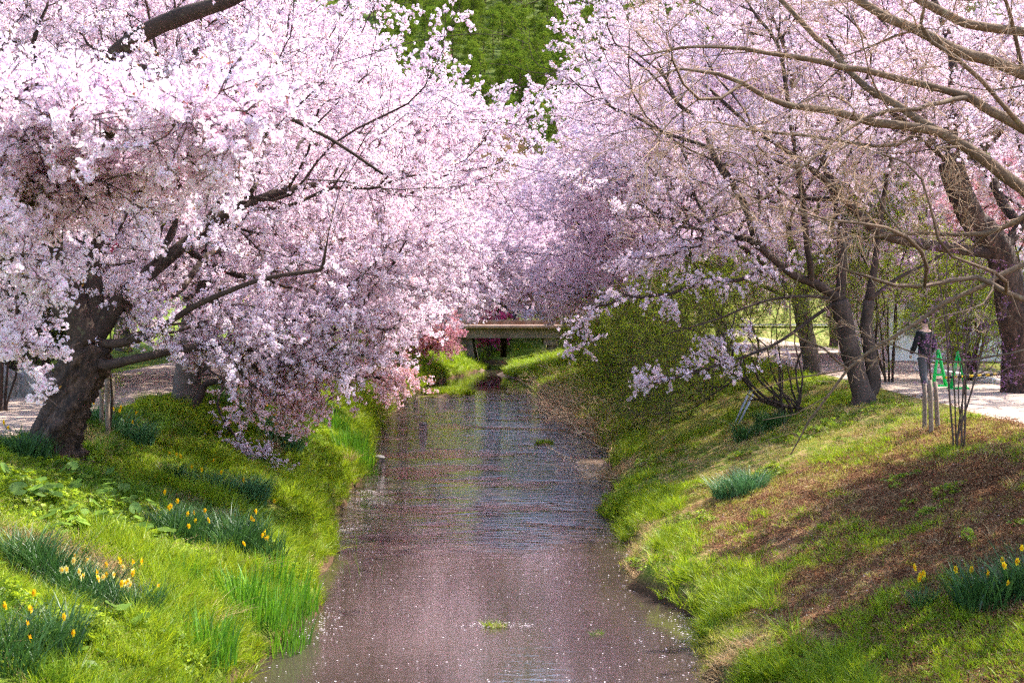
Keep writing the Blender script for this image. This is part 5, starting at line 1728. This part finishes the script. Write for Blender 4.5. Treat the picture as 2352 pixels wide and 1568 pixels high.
# ------------------------------------------------------------------ stakes and saplings
def staked(px, tops, feet, label, seed, leaf):
    g = ground_hit(px, feet[1][1])
    root = thing('staked_sapling', label, 'sapling', tuple(g), 0, 'young trees held by wooden stakes')
    for (fx, fy), (tx, ty) in zip(feet, tops):
        a = ground_hit(fx, fy)
        b = P(tx, ty, a[1] + 0.05)
        a = a - (0, 0, 0.2)
        obj('stake', Buf().tube(cyl_pts(a - g, b - g, 5), [0.040, 0.041, 0.039, 0.040, 0.037], 9).mesh('stake', M['wood'], True), root)
    r = np.random.default_rng(seed)
    h = g[2] + 0.2
    st = [g * 0 + (0, 0, -0.1), np.array((0.03, 0.1, 0.6)), np.array((-0.02, 0.12, 1.3)), np.array((0.05, 0.1, 2.1))]
    obj('trunk', Buf().tube(st, [0.024, 0.02, 0.016, 0.008], 7).mesh('trunk', M['bark_cherry'], True), root)
    n = 34
    pts = np.array((0.02, 0.1, 0.5)) + np.stack([r.normal(0, 0.14, n), r.normal(0, 0.14, n), r.uniform(0, 1.5, n)], -1)
    d = unit(np.stack([pts[:, 0], pts[:, 1], np.abs(r.normal(0, 0.4, n))], -1))
    scatter_obj('leaves', NG[leaf], pts, dir_euler(d, r.uniform(0, 6, n)), r.uniform(0.4, 0.8, n), r.integers(0, 3, n), root)
    return root
staked(250, [(233, 860), (246, 850), (258, 868)], [(234, 985), (248, 1002), (258, 968)], 'leafy sapling tied between three wooden stakes beside the old cherry', 91, 'spring')
staked(2140, [(2124, 880), (2136, 872), (2148, 876)], [(2124, 985), (2140, 996), (2156, 984)], 'sapling between three weathered stakes on the right verge', 92, 'purple')
# two leaning poles
M['galv'] = plain('galvanised_pole', (0.30, 0.32, 0.34), 0.5, 0.2, 20, 0.5)
for (a, b, label) in (((1682, 975), (1722, 898), 'pale leaning metal pole on the right slope'), ((1690, 978), (1730, 905), 'darker leaning metal pole close beside the pale one')):
    g = ground_hit(*a)
    top = P(b[0], b[1], g[1] + 0.4)
    root = thing('leaning_pole', label, 'pole', tuple(g), 0, 'leaning poles')
    obj('shaft', Buf().tube(cyl_pts((0, 0, -0.1), top - g, 3), 0.026, 10).mesh('shaft', M['galv'], True), root)
    obj('end_cap', Buf().tube(cyl_pts(top - g, top - g + unit(top - g) * 0.03), 0.029, 10).mesh('end_cap', M['rubber'], True), root)

# ------------------------------------------------------------------ small floodlights in the grass
M['black'] = plain('black_case', (0.02, 0.02, 0.022), 0.5, 0.2)
M['lens'] = plain('floodlight_glass', (0.62, 0.66, 0.70), 0.15, 0.05, 4, 0, 0, 0.6)
def floodlight(px, py, label, split):
    g = ground_hit(px, py)
    root = thing('floodlight', label, 'floodlight', tuple(g), 0.15, 'small floodlights in the grass')
    obj('stand', Buf().tube(cyl_pts((0, 0, -0.1), (0, 0, 0.28)), 0.015, 8).mesh('stand', M['black'], True), root)
    h = obj('housing', Buf().add([(-.15, -.02, .26), (.15, -.02, .26), (.15, .05, .50), (-.15, .05, .50), (-.12, .12, .24), (.12, .12, .24), (.12, .15, .44), (-.12, .15, .44)], [(0, 1, 2, 3), (5, 4, 7, 6), (1, 5, 6, 2), (4, 0, 3, 7), (3, 2, 6, 7), (0, 4, 5, 1)]).mesh('housing', M['black']), root)
    for i in range(split):
        for j in range(split):
            w = 0.26 / split
            hh = 1.0 / split
            x0, x1 = -.13 + i * w + .004, -.13 + (i + 1) * w - .004
            f = lambda q: (-.02 + .07 * q - 0.006, .26 + .24 * q)
            q0, q1 = 0.12 + 0.8 * j / split + .01, 0.12 + 0.8 * (j + 1) / split - .01
            obj('lens', Buf().add([(x0, *f(q0)), (x1, *f(q0)), (x1, *f(q1)), (x0, *f(q1))], [(0, 1, 2, 3)]).mesh('lens', M['lens']), h)
floodlight(682, 892, 'small floodlight with one plain lens in the left bank grass', 1)
floodlight(757, 884, 'small floodlight with a four-part lens, nearer the water', 2)

# ------------------------------------------------------------------ rocks
M['rock'] = plain('boulder', (0.20, 0.18, 0.165), 0.9, 0.5, 5, 0, 0.8)
def rock(px, py, sx, sy, sz, label, seed, at=None):
    import bmesh
    bm = bmesh.new()
    bmesh.ops.create_icosphere(bm, subdivisions=3, radius=1)
    for v in bm.verts:
        c = np.array(v.co)
        f = 1 + 0.22 * float(vn(c[0] * 2 + seed, c[1] * 2 + c[2] * 1.7, 1.0, seed)) + 0.10 * float(vn(c[0] * 5, c[2] * 5 + c[1] * 4, 1.0, seed + 1))
        v.co = Vector((c[0] * sx * f, c[1] * sy * f, max(c[2], -0.6) * sz * f))
    me = bpy.data.meshes.new('rock')
    bm.to_mesh(me)
    bm.free()
    me.materials.append(M['rock'])
    g = ground_hit(px, py) if at is None else np.array((*at, max(0.0, hz(*at))))
    return tag(obj('rock', me, None, (g[0], g[1], g[2] + sz * 0.35)), label, 'rock', 'rocks')
rock(0, 0, 0.55, 0.45, 0.55, 'tall grey boulder at the left edge beyond the path', 3, (-11.0, 28.0))
rock(0, 0, 0.40, 0.40, 0.50, 'rounded pale boulder beside the tall one beyond the left path', 5, (-10.35, 28.2))
rock(0, 0, 0.5, 0.4, 0.3, 'low mossy boulder behind the old trunk beyond the left path', 8, (-10.9, 30.5))
d = ray(972, 975)
t = -CAM_H / d.z
rock(0, 0, 0.13, 0.1, 0.07, 'small brown stone breaking the surface in mid-stream', 9, (d.x * t, d.y * t))
d = ray(870, 1052)
t = -CAM_H / d.z
rock(0, 0, 0.16, 0.2, 0.06, 'pale stone at the water edge off the left point', 12, (d.x * t, d.y * t))

# ------------------------------------------------------------------ right side: barrier, house, wall, lamp, kerb, person
M['green'] = plain('green_plastic', (0.01, 0.50, 0.09), 0.45, 0.1, 4, 0, 0)
M['yellow'] = plain('yellow_plastic', (0.75, 0.45, 0.01), 0.45, 0.1, 4, 0, 0)
M['white'] = plain('white_render', (0.78, 0.77, 0.74), 0.8, 0.06, 6)
M['roof'] = plain('dark_roof', (0.06, 0.055, 0.06), 0.6, 0.25, 8)
M['blue_glass'] = plain('window_glass', (0.10, 0.13, 0.16), 0.1, 0.2, 2, 0, 0, 0.6)
M['frame'] = plain('window_frame', (0.35, 0.33, 0.30), 0.5, 0.1)
GB = 'green barrier stands beyond the right path'
for (px, py, dy, rz, label) in ((2165, 886, 0.0, 0.2, 'green plastic barrier stand, the one nearer the twin trunk'), (2210, 892, 0.0, -0.2, 'green plastic barrier stand, the one nearer the dark trunk')):
    Y = 31.5 if px < 2200 else 30.6
    x = P(px, 0, Y)[0]
    root = thing('barrier_stand', label, 'barrier', (x, Y, hz(x, Y) + 0.03), rz, GB)
    for s in (-1, 1):
        obj('leg', Buf().tube([(s * 0.17, -0.05, 0), (s * 0.09, 0, 0.42), (s * 0.015, 0.02, 0.82)], [0.045, 0.04, 0.03], 8).mesh('leg', M['green'], True), root)
    obj('crossbar', Buf().tube(cyl_pts((-0.12, -0.02, 0.28), (0.12, -0.02, 0.28)), 0.03, 8).mesh('crossbar', M['green'], True), root)
    obj('head', Buf().tube([(0, 0.02, 0.78), (0, 0.02, 0.84), (0, 0.02, 0.88)], [0.045, 0.05, 0.03], 10).mesh('head', M['green'], True), root)
    obj('foot', Buf().box((-0.24, -0.12, 0.0), (0.24, 0.12, 0.035)).mesh('foot', M['green']), root)
Y = 30.5
x0, x1 = P(2180, 0, Y)[0], P(2310, 0, Y)[0]
bar = thing('barrier_bar', 'yellow and black striped bar resting low on the green stands', 'bar', (x0, Y, TOP + 0.30))
k = 14
for i in range(k):
    a, b = (x1 - x0) * i / k, (x1 - x0) * (i + 1) / k
    obj('band', Buf().tube(cyl_pts((a, 0, i * .006), (b, 0, (i + 1) * .006)), 0.028, 8, cap=False).mesh('band', M['yellow' if i % 2 == 0 else 'black'], True), bar)
kb = thing('white_kerb', 'white painted kerb line along the far side of the right path', 'kerb', (12.2, 33, TOP))
for i in range(12):
    obj('kerb_stone', Buf().box((-0.5, -6 + i * 1.0, 0.02), (-0.32, -6 + i * 1.0 + 0.985, 0.15)).mesh('kerb_stone', M['white']), kb, (0.3, 0, 0))
wall = thing('garden_wall', 'low white garden wall with a square post at the right edge', 'wall', (12.9, 33.2, TOP))
obj('wall_body', Buf().box((0, -0.12, -0.1), (3.0, 0.12, 0.75)).mesh('wall_body', M['white']), wall)
obj('coping', Buf().box((-0.04, -0.16, 0.752), (3.04, 0.16, 0.82)).mesh('coping', M['frame']), wall)
obj('post', Buf().box((-0.40, -0.2, -0.1), (-0.003, 0.2, 1.9)).mesh('post', M['white']), wall)
obj('post_cap', Buf().box((-0.44, -0.24, 1.902), (0.037, 0.24, 1.98)).mesh('post_cap', M['frame']), wall)
lamp = thing('garden_lamp', 'post lamp with hooded shade before the dark trunk at the right edge', 'lamp', (12.35, 32.2, TOP))
obj('pole', Buf().tube([(0, 0, 0), (0, 0, 1.9), (0.0, 0, 2.1), (-0.08, 0, 2.22), (-0.2, 0, 2.22)], 0.03, 8).mesh('pole', M['wood'], True), lamp)
obj('lamp_shade', Buf().tube([(-0.2, 0, 2.24), (-0.2, 0, 2.16), (-0.2, 0, 2.04)], [0.03, 0.10, 0.17], 14).mesh('lamp_shade', M['galv'], True), lamp)
house = thing('white_house', 'white house with dark roof glimpsed beyond the right-hand bushes', 'house', (17.5, 48, TOP))
obj('wall', Buf().box((-4.5, -3, -0.3), (4.5, 4, 3.0)).mesh('wall', M['white']), house)
rf = Buf()
rf.add([(-5.2, -3.7, 2.95), (5.2, -3.7, 2.95), (5.2, 4.7, 2.95), (-5.2, 4.7, 2.95), (-3.6, 0.5, 4.7), (3.6, 0.5, 4.7), (-5.2, -3.7, 3.05), (5.2, -3.7, 3.05), (5.2, 4.7, 3.05), (-5.2, 4.7, 3.05)], [(0, 3, 2, 1), (0, 1, 7, 6), (1, 2, 8, 7), (2, 3, 9, 8), (3, 0, 6, 9), (6, 7, 5, 4), (8, 9, 4, 5)], [(7, 8, 5), (9, 6, 4)])
obj('roof', rf.mesh('roof', M['roof']), house)
for x in (-3.2, -0.6, 2.2):
    w = obj('window', Buf().box((x - 0.75, -3.05, 0.9), (x + 0.75, -3.003, 2.2)).mesh('window', M['frame']), house)
    for s in (0, 1):
        obj('pane', Buf().box((x - 0.69 + s * 0.71, -3.066, 0.97), (x - 0.02 + s * 0.71, -3.052, 2.13)).mesh('pane', M['blue_glass']), w)

# person ----------------------------------------------------------------
M['skin'] = plain('skin', (0.50, 0.30, 0.21), 0.6, 0.05, 6, 0, 0)
M['hair'] = plain('hair', (0.012, 0.010, 0.010), 0.5, 0.3, 40)
M['jacket'] = plain('black_jacket', (0.008, 0.008, 0.009), 0.8, 0.3, 20)
M['trousers'] = plain('grey_trousers', (0.07, 0.065, 0.07), 0.85, 0.15, 20)
M['shoe'] = plain('shoe', (0.45, 0.42, 0.40), 0.6, 0.1)
def skin_obj(name, joints, bones, mat, parent, root=0):
    me = bpy.data.meshes.new(name)
    me.from_pydata([j[0] for j in joints], bones, [])
    o = obj(name, me, parent)
    o.modifiers.new('skin', 'SKIN').use_smooth_shade = True
    for i, j in enumerate(joints):
        rr = j[1]
        me.skin_vertices[0].data[i].radius = rr if isinstance(rr, tuple) else (rr, rr)
        me.skin_vertices[0].data[i].use_root = (i == root)
    o.modifiers.new('sub', 'SUBSURF').levels = 2
    o.modifiers['sub'].render_levels = 2
    me.materials.append(M[mat])
    return o
Yp = 27.6
xp = P(2132, 0, Yp)[0]
person = thing('person', 'person in black jacket and grey trousers walking on the right path', 'person', (xp, Yp, hz(xp, Yp) + 0.035), 0.5)
J = [((0, 0, .92), (.10, .08)), ((0, 0, 1.08), (.125, .09)), ((0, 0, 1.28), (.15, .10)), ((0, 0, 1.42), (.09, .07)), ((0, 0.0, 1.49), .05), ((0, .02, 1.56), (.068, .08)), ((0, .025, 1.66), (.065, .08)),
     ((.17, 0, 1.38), .055), ((.24, -.04, 1.12), .045), ((.23, .10, .92), .034), ((-.17, 0, 1.38), .055), ((-.24, .04, 1.12), .045), ((-.24, .16, .93), .034),
     ((.09, .02, .82), .085), ((.10, .12, .46), .06), ((.10, .06, .09), .042), ((.10, .17, .04), .035), ((-.09, -.02, .82), .085), ((-.10, -.06, .46), .06), ((-.10, -.26, .12), .042), ((-.10, -.17, .04), .035)]
Bn = [(0, 1), (1, 2), (2, 3), (3, 4), (4, 5), (5, 6), (3, 7), (7, 8), (8, 9), (3, 10), (10, 11), (11, 12), (0, 13), (13, 14), (14, 15), (15, 16), (0, 17), (17, 18), (18, 19), (19, 20)]
skin_obj('body', J, Bn, 'skin', person)
grow_ = lambda L, k: [(J[i][0], tuple(np.array(J[i][1] if isinstance(J[i][1], tuple) else (J[i][1],) * 2) * k + 0.012)) for i in L]
skin_obj('jacket', [((0, 0, .78), (.19, .16))] + grow_([1, 2, 3, 7, 8, 9, 10, 11, 12], 1.15), [(0, 1), (1, 2), (2, 3), (3, 4), (4, 5), (5, 6), (3, 7), (7, 8), (8, 9)], 'jacket', person)
skin_obj('trousers', [((0, 0, .93), (.15, .12))] + grow_([13, 14, 15, 17, 18, 19], 1.08), [(0, 1), (1, 2), (2, 3), (0, 4), (4, 5), (5, 6)], 'trousers', person)
skin_obj('hair', [((0, -.025, 1.56), (.075, .065)), ((0, -.015, 1.64), (.08, .085)), ((0, 0, 1.71), (.06, .075))], [(0, 1), (1, 2)], 'hair', person)
for i, j in ((15, 16), (19, 20)):
    skin_obj('shoe', [(tuple(np.array(J[i][0]) - (0, .02, .04)), .05), (tuple(np.array(J[j][0]) + (0, .06, -.005)), .042)], [(0, 1)], 'shoe', person)
for s in (-1, 1):
    wr = np.array(J[9 if s > 0 else 12][0])
    for q in range(5):
        dx = (-.02 + .012 * q) if q < 4 else .03
        L = (.075, .085, .08, .065, .05)[q]
        skin_obj('finger', [(tuple(wr + (0, dx, -.02)), .009), (tuple(wr + (0, dx + .005, -.02 - L * .6)), .008), (tuple(wr + (-.01 * s, dx + .012, -.02 - L)), .007)], [(0, 1), (1, 2)], 'skin', person)

# ------------------------------------------------------------------ pine hill
def pine_meshes(seed):
    r = np.random.default_rng(seed)
    h = 11.0
    tr = Buf().tube([(0, 0, -1), (0.1, 0, 3), (-0.1, 0.1, 7), (0.05, 0, h - 0.6)], [0.22, 0.17, 0.11, 0.03], 7)
    cr = Buf()
    for k in range(30):
        z = 3.2 + (h - 3.2) * (k / 29) ** 0.85
        rad = 2.7 * (1 - ((z - 2.5) / (h - 1.6)) ** 1.6) + 0.35
        a = r.uniform(0, 6.28)
        q = rad * r.uniform(0.35, 0.95)
        c0 = np.array((q * math.cos(a), q * math.sin(a), z))
        tr.tube([(0, 0, z - 0.5), c0 * (0.5, 0.5, 1) - (0, 0, .25), c0], [0.05, 0.035, 0.015], 4, cap=False)
        m = 44
        pts = c0 + r.normal(0, 0.5, (m, 3)) * np.array((1.15, 1.15, 0.42))
        base = np.array([(0.09, 0.15, 0.014), (0.14, 0.20, 0.018), (0.20, 0.24, 0.025), (0.045, 0.08, 0.012)])[r.integers(0, 4, m)] * r.uniform(0.8, 1.2, (m, 1))
        kites(cr, pts, unit(r.normal(0, 0.6, (m, 3)) + np.array((0, -0.2, 1.0))), 0.30 * r.uniform(0.6, 1.2, m), r.uniform(0, 6, m), 3, 0.20, 0.35, base, base)
    return tr.mesh('trunk', M['bark_pine'], True), cr.mesh('crown', M['needle'])
pines = [pine_meshes(600 + k) for k in range(4)]
GPI = 'pine trees on the distant hillside'
r = np.random.default_rng(90)
cand = []
yy = 146.0
while yy < 345:
    xx = -0.088 * yy - 4 + r.uniform(0, 5)
    while xx < 0.036 * yy + 4:
        cand.append((xx + r.normal(0, 1.0), yy + r.normal(0, 2.0)))
        xx += 5.0
    yy += 6.6
first = {}
for i, (x, y) in enumerate(cand):
    k = int(r.integers(0, 4))
    s = r.uniform(0.58, 0.92)
    root = thing('pine_tree', 'green pine tree among the pines of the distant hillside', 'pine tree', (x, y, float(hill_h(x, y))), r.uniform(0, 6.28), GPI)
    root.scale = (s, s, s * r.uniform(0.9, 1.1))
    obj('trunk', pines[k][0], root)
    obj('crown', pines[k][1], root)
# the wood on either side and higher up reads as one mass
NG['wood'] = scatter_group('hill_wood', [unlinked('wood%d' % k, pines[k][1]) for k in range(4)])
n = 3800
y = r.uniform(150, 560, n)
x = r.uniform(-1, 1, n) * (0.62 * y + 30)
ok = ((x < -0.088 * y - 6) | (x > 0.036 * y + 6) | (y > 349)) & ((y > 150) | (np.abs(x) > 20))
x, y = x[ok], y[ok]
n = len(x)
tag(scatter_obj('hill_forest', NG['wood'], np.stack([x, y, hill_h(x, y)], -1), np.stack([np.zeros(n), np.zeros(n), r.uniform(0, 6.28, n)], -1), r.uniform(0.7, 1.2, n), r.integers(0, 4, n)), 'green wooded mass of the hill behind the blossoms', 'forest', kind='stuff')

# bare brown trees at the foot of the hill
T = Tree(95)
T.line([(0, 0, -0.3), (0, 0.1, 1.5), (0.1, 0, 3.0)], 0.16, 0.12, 0)
n0 = len(T.pos) - 1
for k in range(5):
    a = 2 * PI * k / 5
    T.line([(math.cos(a) * .8, math.sin(a) * .8, 5.0), (math.cos(a) * 1.6, math.sin(a) * 1.6, 7.5)], 0.07, 0.03, k + 1, n0)
A = np.array((0, 0, 6.6)) + unit(T.r.normal(0, 1, (420, 3))) * (T.r.random((420, 1)) ** 0.4) * np.array((2.6, 2.6, 3.4))
T.fill(A, 0.4, 0.06, 0.8)
T.finish(0.012, 0.13)
bt = make_tree('bare_hill_tree', 'leafless brown tree at the foot of the hill', 'tree', T, (0, 0, 0), 'bark_pale', 'bark_pale', [('crown', 'bare', 5, T.spots(0.03, 2, 96, 0.4), 1.4, 2.2)], 'leafless trees at the hill foot')
spots_ = [(-13, 128), (-8, 131), (-4.0, 128), (-1.5, 134), (2, 127), (6, 131), (10, 128), (-6, 137)]
for i, (x, y) in enumerate(spots_):
    z = float(hill_h(x, y))
    s = r.uniform(0.85, 1.1)
    if i == 0:
        bt.location, bt.scale = (x, y, z), (s, s, s)
    else:
        dup(bt, (x, y, z), r.uniform(0, 6.28), s)
